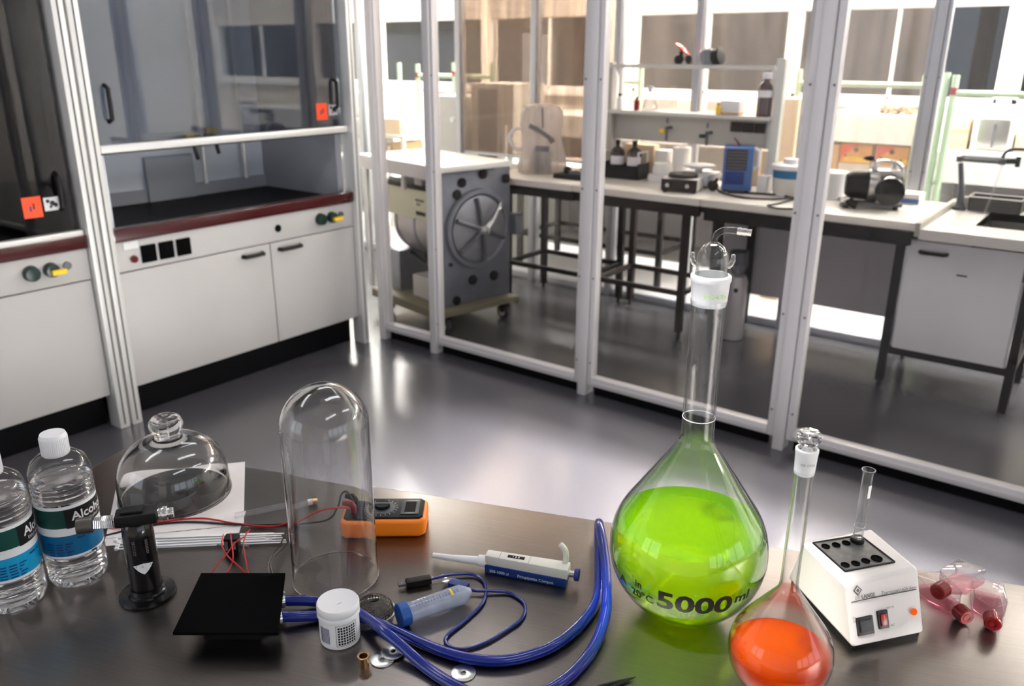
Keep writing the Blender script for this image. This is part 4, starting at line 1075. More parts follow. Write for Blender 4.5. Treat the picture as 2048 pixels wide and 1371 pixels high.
# ================================================================== middle room
def bx(root, name, m, x0, x1, y0, y1, z0, z1, bevel=0.0, world=True):
    return MB().box(x0, x1, y0, y1, z0, z1).build(name, m, root, bevel=bevel, world=world)
def lab_table(name, label, x0, x1, y0, y1, top, legs_x, legs_y, frame, group=None, rails=True, ap=.07, th=.04):
    t = thing(name, label, 'table', ((x0+x1)/2, (y0+y1)/2, 0), 0, group)
    tpp = bx(t, 'tabletop', 'bench top', x0, x1, y0, y1, top-th, top, .003)
    bx(t, 'apron', frame, x0+.03, x1-.03, legs_y[0]-.17, legs_y[0]-.13, top-th-ap, top-th-.001)
    for y in legs_y: bx(t, 'cross_beam', frame, x0+.01, x1-.01, y-.018, y+.018, top-th-ap, top-th-.001)
    for x in legs_x:
        bx(t, 'side_beam', frame, x-.017, x+.017, legs_y[0]-.14, legs_y[1], top-th-ap, top-th-.001)
        for y in legs_y:
            l = bx(t, 'leg', frame, x-.020, x+.020, y-.020, y+.020, .03, top-th-.001)
            MB().cyl((x, y, 0), (x, y, .032), .014, .010, 10).build('foot', frame, l, world=True)
        if rails: bx(t, 'side_rail', frame, x-.012, x+.012, legs_y[0], legs_y[1], .26, .29)
    if rails:
        for y in legs_y: bx(t, 'stretcher', frame, legs_x[0], legs_x[-1], y-.012, y+.012, .26, .29)
    return t
lab_table('lab_table', 'lab table with black legs behind the steam steriliser carrying the plastic bag', -3.52, -2.785, 4.29, 5.04, .9, (-3.45, -2.80), (4.53, 4.97), 'black steel')
lab_table('lab_table', 'lab table with dark brown legs under the hotplate and amber bottles', -2.78, -1.935, 4.30, 5.04, .9, (-2.71, -2.11), (4.52, 4.975), 'dark brown steel')
t = lab_table('lab_table', 'long lab table with a grey back panel under the vacuum pump', -1.93, -.80, 4.30, 5.04, .9, (-1.87, -.90), (4.455, 4.965), 'black steel', rails=False)
bx(t, 'back_panel', 'panel grey', -2.06, -.99, 5.0, 5.02, .215, .858)
lab_table('lab_table', 'low lab table with black legs seen through the rear glass', -4.05, -2.62, 5.34, 6.0, .84, (-3.99, -2.72), (5.40, 5.95), 'black steel')

# sink unit
t = thing('sink_unit', 'lab sink unit with white cabinet on a black frame at the right', 'sink', (-.1, 4.6, 0))
wt = MB()
x0, x1, y0, y1 = -.792, .75, 4.16, 5.04
sx0, sx1, sy0, sy1 = -.58, .3, 4.42, 4.86
for (a, b, c, d) in ((x0, sx0, y0, y1), (sx1, x1, y0, y1), (sx0, sx1, y0, sy0), (sx0, sx1, sy1, y1)): wt.box(a, b, c, d, .862, .90)
wt.build('sink_top', 'sink steel', t, world=True)
wb = MB().box(sx0, sx1, sy0, sy1, .66, .664).box(sx0-.004, sx0, sy0, sy1, .66, .9).box(sx1, sx1+.004, sy0, sy1, .66, .9).box(sx0, sx1, sy0-.004, sy0, .66, .9).box(sx0, sx1, sy1, sy1+.004, .66, .9)
wb.build('basin', 'sink dark', t, world=True)
bx(t, 'splash_lip', 'bench edge', x0-.002, x0+.022, y0-.002, y1, .862, .928, .004)
bx(t, 'front_edge', 'sink steel', x0+.022, x1, y0-.012, y0, .855, .902)
bx(t, 'rear_lip', 'sink steel', x0+.022, x1, y1-.03, y1, .9, .945)
cb = bx(t, 'cabinet', 'cabinet grey', -.862, -.345, 4.43, 4.95, .228, .80)
dr = bx(t, 'cabinet_door', 'cabinet grey', -.858, -.349, 4.412, 4.43, .232, .797, .003)
MB().tube([(-.800, 4.412, .745), (-.795, 4.39, .745), (-.685, 4.39, .745), (-.68, 4.412, .745)], .010, 8).build('handle', 'black plastic', dr, world=True)
bx(dr, 'label_card', 'sticker white', -.630, -.565, 4.409, 4.412, .628, .668); bx(dr, 'label_print', 'ink black', -.622, -.575, 4.408, 4.4092, .650, .658)
for x in (-.318,):
    for y in (4.44, 4.95): bx(t, 'leg', 'black steel', x-.02, x+.02, y-.02, y+.02, 0, .861)
for y in (4.44, 4.95): bx(t, 'frame_rail', 'black steel', -.875, -.338, y-.018, y+.018, .192, .226)
for x in (-.855, -.318): bx(t, 'frame_rail', 'black steel', x-.014, x+.014, 4.44, 4.95, .192, .226)
for x in (.33, .72):
    for y in (4.3, 4.95): bx(t, 'leg', 'black steel', x-.02, x+.02, y-.02, y+.02, 0, .861)
# water fixture on the sink
t = thing('water_fixture', 'grey water tap frame with a green valve standing on the sink', 'tap', (-.78, 4.80, .9))
yf = 4.86
A, B = at(1925, 318, 1, yf), at(2012, 328, 1, yf)
base = at(1903, 418, 1, yf)
MB().lathe([(0, 0), (.035, 0), (.035, .012), (.02, .03), (.018, .05), (0, .05)], 24, Matrix.Translation((-.732, yf, .9005))).build('base', 'rack grey', t, world=True)
MB().tube([(-.732, yf, .94), (-.735, yf, 1.0), (A.x-.005, yf, A.z-.02)], [.018, .014, .013], 12).build('upright', 'rack grey', t, world=True)
for k in range(3): MB().tube([(A.x-.02, yf-.03+k*.03, A.z+.004*k), (B.x, yf-.03+k*.03, A.z+.004*k)], .009, 10).build('rack_bar', 'rack grey', t, world=True)
bx(t, 'rack_end', 'rack grey', A.x-.022, A.x+.004, yf-.04, yf+.04, A.z-.012, A.z+.018, .003); bx(t, 'rack_end', 'rack grey', B.x-.03, B.x, yf-.04, yf+.04, A.z-.012, A.z+.018, .003)
g = MB().cyl((B.x, yf, A.z+.004), (B.x+.05, yf, A.z+.008), .014).cyl((B.x+.05, yf, A.z-.02), (B.x+.05, yf, A.z+.03), .012).build('valve', 'green plastic', t, world=True)
MB().tube(bez([(B.x-.02, yf, A.z+.01), (B.x-.015, yf, A.z+.04), (B.x+.01, yf, A.z+.062), (B.x+.06, yf, A.z+.066), (B.x+.2, yf, A.z+.062)], 6), .0085, 10).build('spout', 'rack grey', t, world=True)
MB().tube([(B.x-.015, yf, A.z-.01), (B.x-.03, yf-.01, 1.02), (B.x-.045, yf-.06, .905)], .0065, 10).build('drain_tube', 'clear plastic', t, world=True)
p = T(1958, 412, .9); p = Vector((-.575, 4.935, .9005))
t = thing('steel_tray', 'dark steel tray standing behind the sink basin', 'tray', p)
tr = MB()
tr.box(-.12, .12, -.07, .07, 0, .006).box(-.12, -.115, -.07, .07, .006, .07).box(.115, .12, -.07, .07, .006, .07).box(-.12, .12, -.07, -.065, .006, .07).box(-.12, .12, .065, .07, .006, .07)
tr.build('tray_pan', 'sink dark', t); MB().tube([(-.121, -.071, .07), (.121, -.071, .07), (.121, .071, .07), (-.121, .071, .07)], .004, 8, closed=True).build('rim', 'steel', t)
p = Vector((-.335, 4.93, .9))
t = thing('conical_flask', 'glass conical flask standing on the sink at the right edge', 'flask', p + Vector((0, .005, .0005)))
MB().lathe([(0, .002), (.042, 0), (.045, .006), (.015, .085), (.015, .105), (.018, .108), (.0155, .108), (.0130, .105), (.0130, .085), (.042, .008), (0, .005)], 32).build('flask_wall', 'lab glass', t)

# steam steriliser on its trolley
t = thing('trolley', 'low olive trolley on casters under the steam steriliser', 'trolley', (-3.255, 3.60, 0), R(-12))
MB().box(-.78, 0, 0, .62, .118, .155).build('platform', 'trolley olive', t, bevel=.004)
for y in (-.006, .62): MB().box(-.79, .01, y, y+.006, .10, .152).build('platform_edge', 'trolley olive', t)
for (x, y) in ((-.06, .07), (-.06, .55), (-.70, .07), (-.70, .55)):
    c = MB().cyl((x, y-.016, .05), (x, y+.016, .05), .05, n=24).build('caster', 'caster rubber', t, bevel=.004)
    MB().cyl((x, y-.019, .05), (x, y+.019, .05), .030, n=20).build('caster_rim', 'caster rim', c)
    MB().box(x-.012, x+.028, y-.026, y-.020, .05, .116).box(x-.012, x+.028, y+.020, y+.026, .05, .116).box(x-.03, x+.03, y-.03, y+.03, .108, .117).build('caster_fork', 'black steel', c)
t = thing('steam_steriliser', 'grey cylindrical steam steriliser with spoked wheel door', 'steriliser', (-3.255, 3.60, .156), R(-12))
fx, fy, fz = -.075, .345, .47
fpn = MB().box(fx-.05, fx, .055, .615, 0, .845).build('front_plate', 'cast grey', t, bevel=.006)
my = Matrix.Translation((fx, fy, fz)) @ Matrix.Rotation(R(90), 4, 'Y')
MB().lathe([(.212, -.002), (.248, -.002), (.252, .012), (.244, .026), (.222, .028), (.212, .018)], 48, my, close=True).build('door_ring', 'cast grey', t)
dd = MB().lathe([(0, .002), (.208, .002), (.205, .022), (.15, .036), (0, .042)], 48, my).build('door', 'dull steel', t)
for k in range(6):
    a = R(90+60*k+8)
    ca, sa = math.cos(a), math.sin(a)
    MB().tube([(fx+.060, fy+ca*.03, fz+sa*.03), (fx+.055, fy+ca*.12, fz+sa*.12), (fx+.038, fy+ca*.20, fz+sa*.20)], [.014, .012, .014], 10).build('spoke', 'rack grey' if k != 5 else 'chrome', dd)
MB().cyl((fx+.03, fy, fz), (fx+.085, fy, fz), .036, .030).cyl((fx+.085, fy, fz), (fx+.105, fy, fz), .022).build('hub', 'chrome', dd, bevel=.003)
MB().tube([(fx+.095, fy, fz), (fx+.10, fy+.05, fz+.06), (fx+.09, fy+.12, fz+.16)], [.010, .009, .008], 10).build('crank', 'chrome', dd)
MB().box(fx-.03, fx+.05, .625, .69, fz-.07, fz+.06).build('latch_box', 'dull steel', t, bevel=.005)
def onface(px, py):
    w = at(px, py, 0, -3.33); l = local(t) @ w
    return l
for (px, py, r_) in ((913, 363, .030), (948, 344, .032), (986, 352, .030), (905, 387, .030), (932, 555, .032), (967, 544, .032), (905, 598, .030), (895, 527, .012)):
    l = onface(px, py)
    MB().cyl((fx-.002, l.y, l.z), (fx+.012, l.y, l.z), r_, n=20).build('plate_bolt', 'black plastic', fpn, bevel=.002)
mb = Matrix.Translation((-.70, fy, fz)) @ Matrix.Rotation(R(90), 4, 'Y')
br = MB().lathe([(0, 0), (.20, .002), (.228, .03), (.228, .57), (0, .57)], 48, mb).build('barrel', 'barrel steel', t)
for x in (-.45, -.66): MB().lathe([(.229, 0), (.232, 0), (.232, .022), (.229, .022)], 48, Matrix.Translation((x, fy, fz)) @ Matrix.Rotation(R(90), 4, 'Y'), close=True).build('barrel_strap', 'dull steel', br)
cas = MB().box(-.70, -.13, .065, .34, .525, .705).build('cream_casing', 'cream metal', t, bevel=.006)
MB().box(-.345, -.215, .061, .065, .535, .665).build('name_plate', 'cream metal', cas, bevel=.001)
MB().box(-.325, -.225, .058, .0612, .555, .578).build('gauge_slot', 'black plastic', cas)
MB().box(-.33, -.24, .058, .0612, .64, .655).box(-.32, -.28, .058, .0612, .615, .628).build('plate_print', 'print grey', cas)
MB().box(-.70, -.13, .08, .60, .706, .735).build('top_tray', 'black steel', t)
for k in range(5): MB().tube([(-.68, .10+.11*k, .745), (-.14, .10+.11*k, .75)], .008, 8).build('pipe', 'rack grey', t)
MB().box(-.36, -.28, .075, .14, .736, .80).build('junction_box', 'cabinet white', t, bevel=.004)
MB().box(-.45, -.20, .10, .38, 0, .145).build('control_box', 'cabinet white', t, bevel=.005)
MB().box(-.70, -.60, .10, .55, 0, .27).build('support', 'dull steel', t)
MB().tube([(-.6, .2, .25), (-.35, .15, .22), (-.15, .12, .25)], .012, 8).tube([(-.5, .25, .25), (-.48, .25, .12), (-.46, .24, 0.002)], .010, 8).build('drain_pipe', 'black steel', t)
tp_ = thing('top_shelf', 'flat grey steel shelf raised on posts over the steam steriliser', 'shelf', (-3.255, 3.60, .156), R(-12))
MB().box(-.86, .03, -.01, .53, .850, .885).build('shelf_plate', 'aluminium bright', tp_, bevel=.003)
MB().box(-.86, .03, -.02, -.010, .80, .882).build('front_lip', 'aluminium', tp_)
for x in (-.83, -.40):
    for y in (.025, .50): MB().box(x-.014, x+.014, y-.010, y+.010, .706 if x > -.7 else .0, .850).build('shelf_post', 'aluminium', tp_)
q = local(tp_) @ at(766, 303, 2, 1.041)
o = thing('metal_clamp', 'small black metal clamp standing on the steel shelf', 'clamp', at(766, 303, 2, 1.0415))
MB().tube([(-.03, 0, .006), (-.012, 0, .03), (0, 0, .075), (.018, 0, .078), (.022, 0, .03), (.026, 0, .006)], [.010, .011, .012, .012, .010, .008], 10).build('clamp_body', 'black plastic', o)

# gas cylinder under the bench
p = T(1463, 676, 0); p.y = 4.70
t = thing('gas_cylinder', 'slim grey gas cylinder with valve standing under the long lab table', 'gas cylinder', (-1.835, 4.70, 0))
zt_ = at(1463, 545, 1, 4.7).z
MB().lathe([(0, .002), (.060, 0), (.068, .008), (.068, zt_-.05), (.055, zt_-.012), (.030, zt_), (0, zt_)], 32).build('cylinder_body', 'cylinder grey', t)
MB().cyl((0, 0, zt_-.002), (0, 0, zt_+.05), .020).cyl((0, -.03, zt_+.05), (0, .03, zt_+.05), .012).build('neck_valve', 'dull steel', t)
MB().lathe([(.048, zt_+.06), (.056, zt_+.06), (.056, zt_+.14), (.048, zt_+.14)], 24, close=True).build('valve_guard', 'rack grey', t)
for k in range(3):
    a = 2*math.pi*k/3; MB().cyl((.03*math.cos(a), .03*math.sin(a), zt_-.004), (.052*math.cos(a), .052*math.sin(a), zt_+.062), .006, n=8).build('guard_strut', 'rack grey', t)
MB().box(-.012, .012, -.0695, -.066, zt_-.10, zt_-.075, Matrix.Rotation(facing((-1.83, 4.7)), 4, 'Z')).build('green_sticker', 'green plastic', t)

# reagent shelf on the benches
t = thing('reagent_shelf', 'grey two tier reagent shelf standing on the lab tables', 'shelf', (-2.35, 4.95, .9))
bx(t, 'side_panel', 'shelf grey', -2.96, -2.86, 4.86, 4.90, .9005, 1.612); bx(t, 'side_panel', 'shelf grey', -2.96, -2.94, 4.86, 5.04, .9005, 1.612)
bx(t, 'upright', 'shelf post', -1.785, -1.735, 4.86, 4.91, .9005, 1.64, .003)
bx(t, 'upright', 'shelf grey', -1.85, -1.82, 4.972, 4.995, 1.13, 1.58, .003)
bx(t, 'top_tier', 'frost plastic', -2.94, -1.785, 4.84, 5.03, 1.582, 1.600)
bx(t, 'top_tier_edge', 'shelf post', -2.94, -1.785, 4.835, 4.84, 1.58, 1.602)
bx(t, 'lower_tier', 'shelf grey', -2.94, -1.785, 4.84, 5.03, 1.296, 1.318)
bx(t, 'lower_tier_edge', 'shelf post', -2.94, -1.785, 4.834, 4.84, 1.30, 1.319)
sp_ = bx(t, 'service_panel', 'shelf grey', -2.94, -1.785, 4.93, 4.97, 1.13, 1.295)
for k in range(3):
    a, b = at(1462+k*23.5, 243+k*1.5, 1, 4.92), at(1482+k*23.5, 264+k*1.5, 1, 4.92)
    bx(sp_, 'socket', 'dark brown steel', a.x, b.x, 4.915, 4.93, b.z, a.z, .004)
bx(sp_, 'panel_end', 'shelf post', at(1536, 250, 1, 4.9).x, at(1544, 250, 1, 4.9).x, 4.9, 4.93, 1.14, 1.29)
for (px, py, mt, lb) in ((1325, 262, 'yellow plastic', 'yellow'), (1405, 272, 'green plastic', 'green')):
    w = at(px, py, 1, 4.87)
    v = MB().cyl((w.x+.03, 4.93, w.z+.02), (w.x+.03, 4.86, w.z+.02), .010, n=12).cyl((w.x+.03, 4.87, w.z+.03), (w.x+.03, 4.87, w.z-.055), .009, n=12).cyl((w.x+.03, 4.87, w.z+.05), (w.x+.03, 4.87, w.z+.08), .006, n=10).build('gas_tap', 'rack grey', sp_, world=True)
    MB().box(w.x-.018, w.x+.018, 4.855, 4.885, w.z-.012, w.z+.012).build('tap_handle', mt, v, world=True, bevel=.004)

def shelf_item(px, z, y): return Vector((at(px, 200, 1, y).x, y, z))
def bottle(name, label, cat, p, r, h, mt, capm, capr=None, neck=.7, lab=None, group=None):
    t = thing(name, label, cat, p, facing(p), group)
    capr = capr or r*.4
    MB().lathe([(0, 0), (r*.92, 0), (r, r*.08), (r, h*.62), (r*.9, h*.72), (capr*.85, h*.82), (capr*.85, h*.9), (0, h*.9)], 32).build('bottle_body', mt, t)
    MB().lathe([(0, h*.86), (capr, h*.86), (capr, h*.985), (capr*.85, h), (0, h)], 24).build('cap', capm, t, smooth=True)
    if lab: MB().lathe([(r+.0003, h*lab[1]), (r+.0008, h*lab[1]), (r+.0008, h*lab[2]), (r+.0003, h*lab[2])], 24, close=True, a0=R(-150), a1=R(-30)).build('label', lab[0], t)
    return t
bottle('reagent_bottle', 'tall brown reagent bottle with white cap at the right end of the shelf', 'bottle', shelf_item(1530, 1.3195, 4.90), .046, .245, 'amber glass', 'white plastic', .026, lab=('label white', .44, .60))
bottle('reagent_bottle', 'small white bottle with tall black cap at the left end of the shelf', 'bottle', shelf_item(1240, 1.3195, 4.90), .020, .10, 'white plastic', 'black plastic', .012)
bottle('dropper_bottle', 'small red dropper bottle on the reagent shelf', 'bottle', shelf_item(1274, 1.3195, 4.90), .018, .085, 'red plastic', 'black plastic', .010)
bottle('reagent_bottle', 'small yellow bottle with dark cap at the middle of the shelf', 'bottle', shelf_item(1438, 1.3195, 4.885), .016, .066, 'yellow plastic', 'dark brown steel', .011)
p = shelf_item(1300, 1.3195, 4.93)
t = thing('conical_flask', 'glass conical flask with white stopper on the reagent shelf', 'flask', p)
MB().lathe([(0, .002), (.05, 0), (.054, .006), (.017, .10), (.017, .125), (.015, .125), (.0155, .10), (.051, .008), (0, .005)], 32).build('flask_wall', 'lab glass', t)
MB().lathe([(0, .115), (.014, .115), (.019, .15), (0, .15)], 20).build('stopper', 'white plastic', t)
p = shelf_item(1226, 1.3195, 4.95)
tag(MB().lathe([(0, 0), (.035, 0), (.035, .20), (.018, .245), (0, .25)], 28, Matrix.Translation(p)).build('wash_bottle', 'card white'), 'tall plain white bottle leaning by the left side of the shelf', 'bottle')
p = shelf_item(1466, 1.3195, 4.94)
t = thing('plastic_tub', 'white plastic tub with brown base on the reagent shelf', 'tub', p)
MB().box(-.06, .06, -.04, .04, .012, .082).build('tub_body', 'white plastic', t, bevel=.006); MB().box(-.058, .058, -.038, .038, 0, .013).build('tub_base', 'cardboard', t)
# goggles and respirator on the top tier
p = Vector((at(1368, 110, 1, 4.92).x, 4.92, 1.6005))
t = thing('safety_goggles', 'black safety goggles with a red tinted lens on the top tier', 'goggles', p, R(10))
MB().sphere((-.03, 0, .032), .032, 16, (1, .9, 1)).sphere((.032, 0, .034), .030, 16, (.8, .9, 1)).build('eye_cups', 'black plastic', t)
MB().lathe([(0, 0), (.055, .0), (.058, .008), (.03, .016), (0, .018)], 24, Matrix.Translation((-.012, -.01, .088)) @ Matrix.Rotation(R(38), 4, 'Y') @ Matrix.Diagonal((1, .6, 1, 1))).build('red_lens', mat('red lens', (0.95, 0.05, 0.04), .2), t)
MB().cyl((-.02, -.005, .05), (-.012, -.008, .09), .012).build('hinge', 'black plastic', t)
p = Vector((at(1417, 115, 1, 4.93).x, 4.93, 1.6005))
t = thing('respirator', 'grey respirator mask with black filter beside the safety goggles', 'mask', p, R(5))
MB().lathe([(0, 0), (.045, 0), (.052, .03), (.050, .075), (.035, .088), (0, .09)], 28, Matrix.Diagonal((1.0, .8, 1, 1))).build('mask_shell', 'dull steel', t)
MB().cyl((.035, -.01, .045), (.085, -.02, .055), .045, .050).build('filter', 'black plastic', t, bevel=.004)
MB().tube(bez([(-.05, -.02, .05), (-.03, -.045, .08), (.02, -.05, .09), (.06, -.045, .085)], 6), .006, 8).build('strap', 'chrome', t)

# things on the benches
def bench_at(px, py, dz=.0005): return T(px, py, .9) + Vector((0, 0, dz))
# big plastic bag over an instrument
p = Vector((-3.27, 4.66, .9005))
t = thing('plastic_bag', 'milky plastic bag standing puffed up on the left lab table', 'bag', p, facing(p))
b = MB(); prof = [(.0, .0), (.15, .0), (.165, .03), (.155, .10), (.135, .18), (.128, .26), (.142, .34), (.138, .40), (.105, .435), (.05, .448), (0, .45)]
b.lathe(prof, 40)
random.seed(5)
for v in b.bm.verts:
    a = math.atan2(v.co.y, v.co.x)
    w = 1+.05*math.sin(3*a+v.co.z*14)+.035*math.sin(7*a-v.co.z*31)+.02*math.sin(13*a+v.co.z*47)
    if v.co.z < .12: w += .10*(.12-v.co.z)/.12*math.sin(5*a+1)
    v.co.x *= w; v.co.y *= w*.72
b.build('bag_film', 'bag plastic', t)
pr = MB(); pf = lambda x, z: Vector((x, -.128*.76*math.sqrt(max(.05, 1-(x/.16)**2))-.008, z))
for (x0, z0, x1, z1, w) in ((-.085, .315, -.02, .285, .016), (-.02, .285, .055, .235, .014), (.055, .235, .075, .205, .018), (-.045, .17, .05, .165, .018), (.0, .43, .005, .30, .006)):
    d = Vector((x1-x0, z1-z0)); n_ = Vector((-d.y, d.x)).normalized()*w
    for k in range(4):
        u0, u1 = k/4, (k+1)/4
        pr.quad(pf(x0+d.x*u0-n_.x, z0+d.y*u0-n_.y), pf(x0+d.x*u1-n_.x, z0+d.y*u1-n_.y), pf(x0+d.x*u1+n_.x, z0+d.y*u1+n_.y), pf(x0+d.x*u0+n_.x, z0+d.y*u0+n_.y))
pr.build('bag_print', 'print grey', t, smooth=False)
MB().box(-.07, .07, -.05, .05, .01, .14).build('wrapped_instrument', 'rack grey', t, bevel=.01)
MB().tube(bez([(-.14, 0, .14), (-.20, 0, .18), (-.215, 0, .24), (-.18, 0, .285), (-.13, 0, .29)], 6), .010, 10).build('bag_handle', 'white plastic', t)
p = bench_at(1150, 345)
t = thing('black_tray', 'flat black tray with a dark knob beside the plastic bag', 'tray', (-2.93, 4.56, .9005))
MB().box(-.12, .12, -.08, .08, 0, .028).build('tray_body', 'black plastic', t, bevel=.004); MB().sphere((-.06, 0, .045), .028, 16).build('knob', 'black plastic', t); MB().box(-.02, .10, -.05, .05, .028, .05).build('tray_block', 'rack grey', t)
# crate with two amber bottles
t = thing('bottle_carrier', 'black and white carrier holding two amber bottles', 'carrier', (-2.70, 4.80, .9005), 0)
MB().box(-.135, .135, -.075, .075, 0, .012).box(-.135, -.128, -.075, .075, 0, .10).box(.128, .135, -.075, .075, 0, .10).box(-.135, .135, -.075, -.068, 0, .085).box(-.135, .135, .068, .075, 0, .085).build('carrier_tray', 'black plastic', t)
for x in (-.125, .125): MB().tube([(x, -.06, .09), (x, -.06, .17), (x, .06, .17), (x, .06, .09)], .007, 8).build('carrier_handle', 'white plastic', t)
for k, x in enumerate((-2.762, -2.638)):
    bottle('amber_bottle', '%s amber bottle with white label in the black carrier' % ('left' if k == 0 else 'right'), 'bottle', Vector((x, 4.80, .913)), .050, .225, 'amber dark', 'black plastic', .017, lab=('label white', .32, .56), group='amber bottles in the carrier')
t = thing('coiled_cable', 'black coiled cable lying left of the amber bottles', 'cable', (-2.93, 4.735, .9005))
MB().tube([(.07*math.cos(i*.5)*(1-.004*i), .055*math.sin(i*.5), .008+.0016*i) for i in range(38)], .007, 8).build('cord', 'black wire', t)
# hotplate stirrer
a = bench_at(1343, 384)
t = thing('hotplate_stirrer', 'white magnetic hotplate stirrer with black front and two knobs', 'stirrer', (-2.155, 4.52, .9005), R(14))
hb = MB().box(-.105, .105, -.09, .11, .008, .078).build('stirrer_body', 'off white plastic', t, bevel=.005)
MB().box(-.105, .105, -.094, -.088, .008, .078).build('front_panel', 'dark brown steel', t, bevel=.003)
for x in (-.065, .05): MB().cyl((x, -.094, .042), (x, -.112, .042), .013, .011).build('knob', 'steel', t, bevel=.001)
MB().lathe([(0, .079), (.085, .079), (.085, .098), (.080, .102), (0, .102)], 36, Matrix.Translation((0, .01, 0))).build('hotplate', 'dark brown steel', t)
for sx in (-1, 1):
    for sy in (-1, 1): MB().cyl((sx*.085, sy*.075, 0), (sx*.085, sy*.075, .009), .012).build('foot', 'black plastic', t)
# balance with pan
t = thing('balance', 'white laboratory balance with round pan behind the hotplate stirrer', 'balance', (-2.19, 4.80, .9005), R(8))
MB().prism([(-.10, -.13), (.10, -.13), (.11, .12), (-.11, .12)], .01, .075).build('balance_body', 'white plastic', t, bevel=.008)
MB().box(-.06, .06, -.131, -.125, .025, .055).build('display', 'lcd', t); MB().cyl((0, .02, .075), (0, .02, .105), .025).build('pan_support', 'steel', t)
MB().lathe([(0, .105), (.085, .105), (.098, .114), (.10, .118), (0, .112)], 36, Matrix.Translation((0, .02, 0))).build('pan', 'white plastic', t)
for sx in (-1, 1): MB().cyl((sx*.08, -.1, 0), (sx*.08, -.1, .011), .012).cyl((sx*.08, .1, 0), (sx*.08, .1, .011), .012).build('foot', 'black plastic', t)
t = thing('white_cover', 'white plastic lid lying tilted on a pile beside the balance', 'lid', (-2.44, 4.82, .9005))
MB().lathe([(0, 0), (.09, 0), (.095, .02), (.09, .04), (0, .042)], 32).build('lid_body', 'white plastic', t); MB().lathe([(0, .043), (.06, .043), (.065, .075), (.055, .11), (0, .115)], 28).build('upper_lid', 'card white', t)
t = thing('paper_roll', 'white paper roll standing at the back of the lab table', 'paper roll', (-2.385, 4.965, .9005)); MB().lathe([(.02, 0), (.058, 0), (.058, .20), (.02, .20)], 32, close=True).build('roll', 'card white', t); MB().lathe([(.014, 0), (.0199, 0), (.0199, .201), (.014, .201)], 20, close=True).build('core', 'cardboard', t)
tag(MB().box(-2.56, -2.47, 4.93, 5.02, .9005, 1.075).build('carton', 'card white', bevel=.003), 'tall white carton behind the white lid', 'box')
tag(MB().box(-2.80, -2.58, 4.955, 5.03, .9005, 1.10).build('carton', 'cardboard pale', bevel=.003), 'pale carton behind the two amber bottles', 'box')
tag(MB().box(-2.07, -1.87, 4.97, 5.00, .9005, 1.125).build('folder', 'cardboard pale', bevel=.002), 'pale orange folder standing behind the blue device', 'folder')
# blue device
t = thing('power_supply', 'upright blue device with dark vented front on the long lab table', 'device', (-1.92, 4.76, .9005), R(22))
MB().box(-.085, .085, -.10, .10, .01, .255).build('casing', 'device blue', t, bevel=.006)
MB().box(-.070, .050, -.104, -.098, .125, .245).build('vent_panel', 'device vent', t, bevel=.002); MB().box(-.070, .040, -.104, -.098, .045, .118).build('control_panel', 'navy plastic', t, bevel=.002)
for k in range(6): MB().box(-.066, .046, -.1065, -.104, .135+k*.018, .142+k*.018).build('vent_slot', 'rack grey', t)
MB().tube([(.086, -.05, .13), (.112, -.05, .15), (.112, -.05, .23), (.086, -.05, .25)], .010, 8).build('handle', 'white plastic', t)
MB().tube(bez([(.0, -.0, .255), (-.02, -.01, .285), (-.035, -.015, .30)], 4), .006, 8).build('top_lead', 'red dark plastic', t)
for sx in (-1, 1): MB().cyl((sx*.06, -.08, 0), (sx*.06, -.08, .011), .012).cyl((sx*.06, .08, 0), (sx*.06, .08, .011), .012).build('foot', 'black plastic', t)
# white tub with lid
p = bench_at(1571, 385)
t = thing('storage_tub', 'round clear tub with white lid and dark blue label', 'tub', (-1.605, 4.76, .9005), facing((-1.605, 4.76)))
MB().lathe([(0, 0), (.085, 0), (.098, .15), (0, .15)], 40).build('tub_body', 'off white plastic', t)
MB().lathe([(0, .150), (.108, .150), (.108, .170), (.100, .176), (.045, .178), (.042, .205), (0, .207)], 40).build('lid', 'white plastic', t)
MB().lathe([(.0945, .10), (.0985, .145), (.0990, .145), (.0950, .10)], 24, close=True, a0=R(-165), a1=R(-25)).build('label', 'blue label', t)
tag(MB().box(-1.78, -1.72, 4.72, 4.80, .9005, 1.0).build('carton', 'white plastic', bevel=.004), 'small white carton between the blue device and the tub', 'box')
t = thing('storage_tub', 'white tub half hidden behind a partition post beside the tub with blue label', 'tub', (-1.385, 4.80, .9005)); MB().lathe([(0, 0), (.075, 0), (.085, .13), (0, .13)], 36).build('tub_body', 'white plastic', t); MB().lathe([(0, .131), (.09, .131), (.09, .148), (0, .15)], 36).build('lid', 'card white', t)
# cables on the bench
wire('power_cable', [bench_at(x, y, .006) for x, y in ((1432, 372), (1440, 385), (1480, 396), (1540, 400), (1590, 398), (1560, 408), (1535, 413), (1560, 419), (1600, 418), (1622, 410), (1600, 402), (1560, 392), (1500, 388), (1455, 386))], .006, 'black wire', 'dark power cable looping over the long lab table', 'cable')
wire('power_cable', [bench_at(x, y, .006) for x, y in ((1700, 408), (1680, 402), (1685, 396), (1702, 398))], .006, 'black wire', 'short dark cable end beside the vacuum pump', 'cable')
t = thing('rubber_bulb', 'dark rubber bulb on the lab table left of the blue device', 'bulb', bench_at(1425, 382)); MB().sphere((0, 0, .032), .032, 18).build('bulb', 'dark brown steel', t); MB().cyl((.01, 0, .05), (.03, -.02, .075), .008).build('bulb_neck', 'black plastic', t)
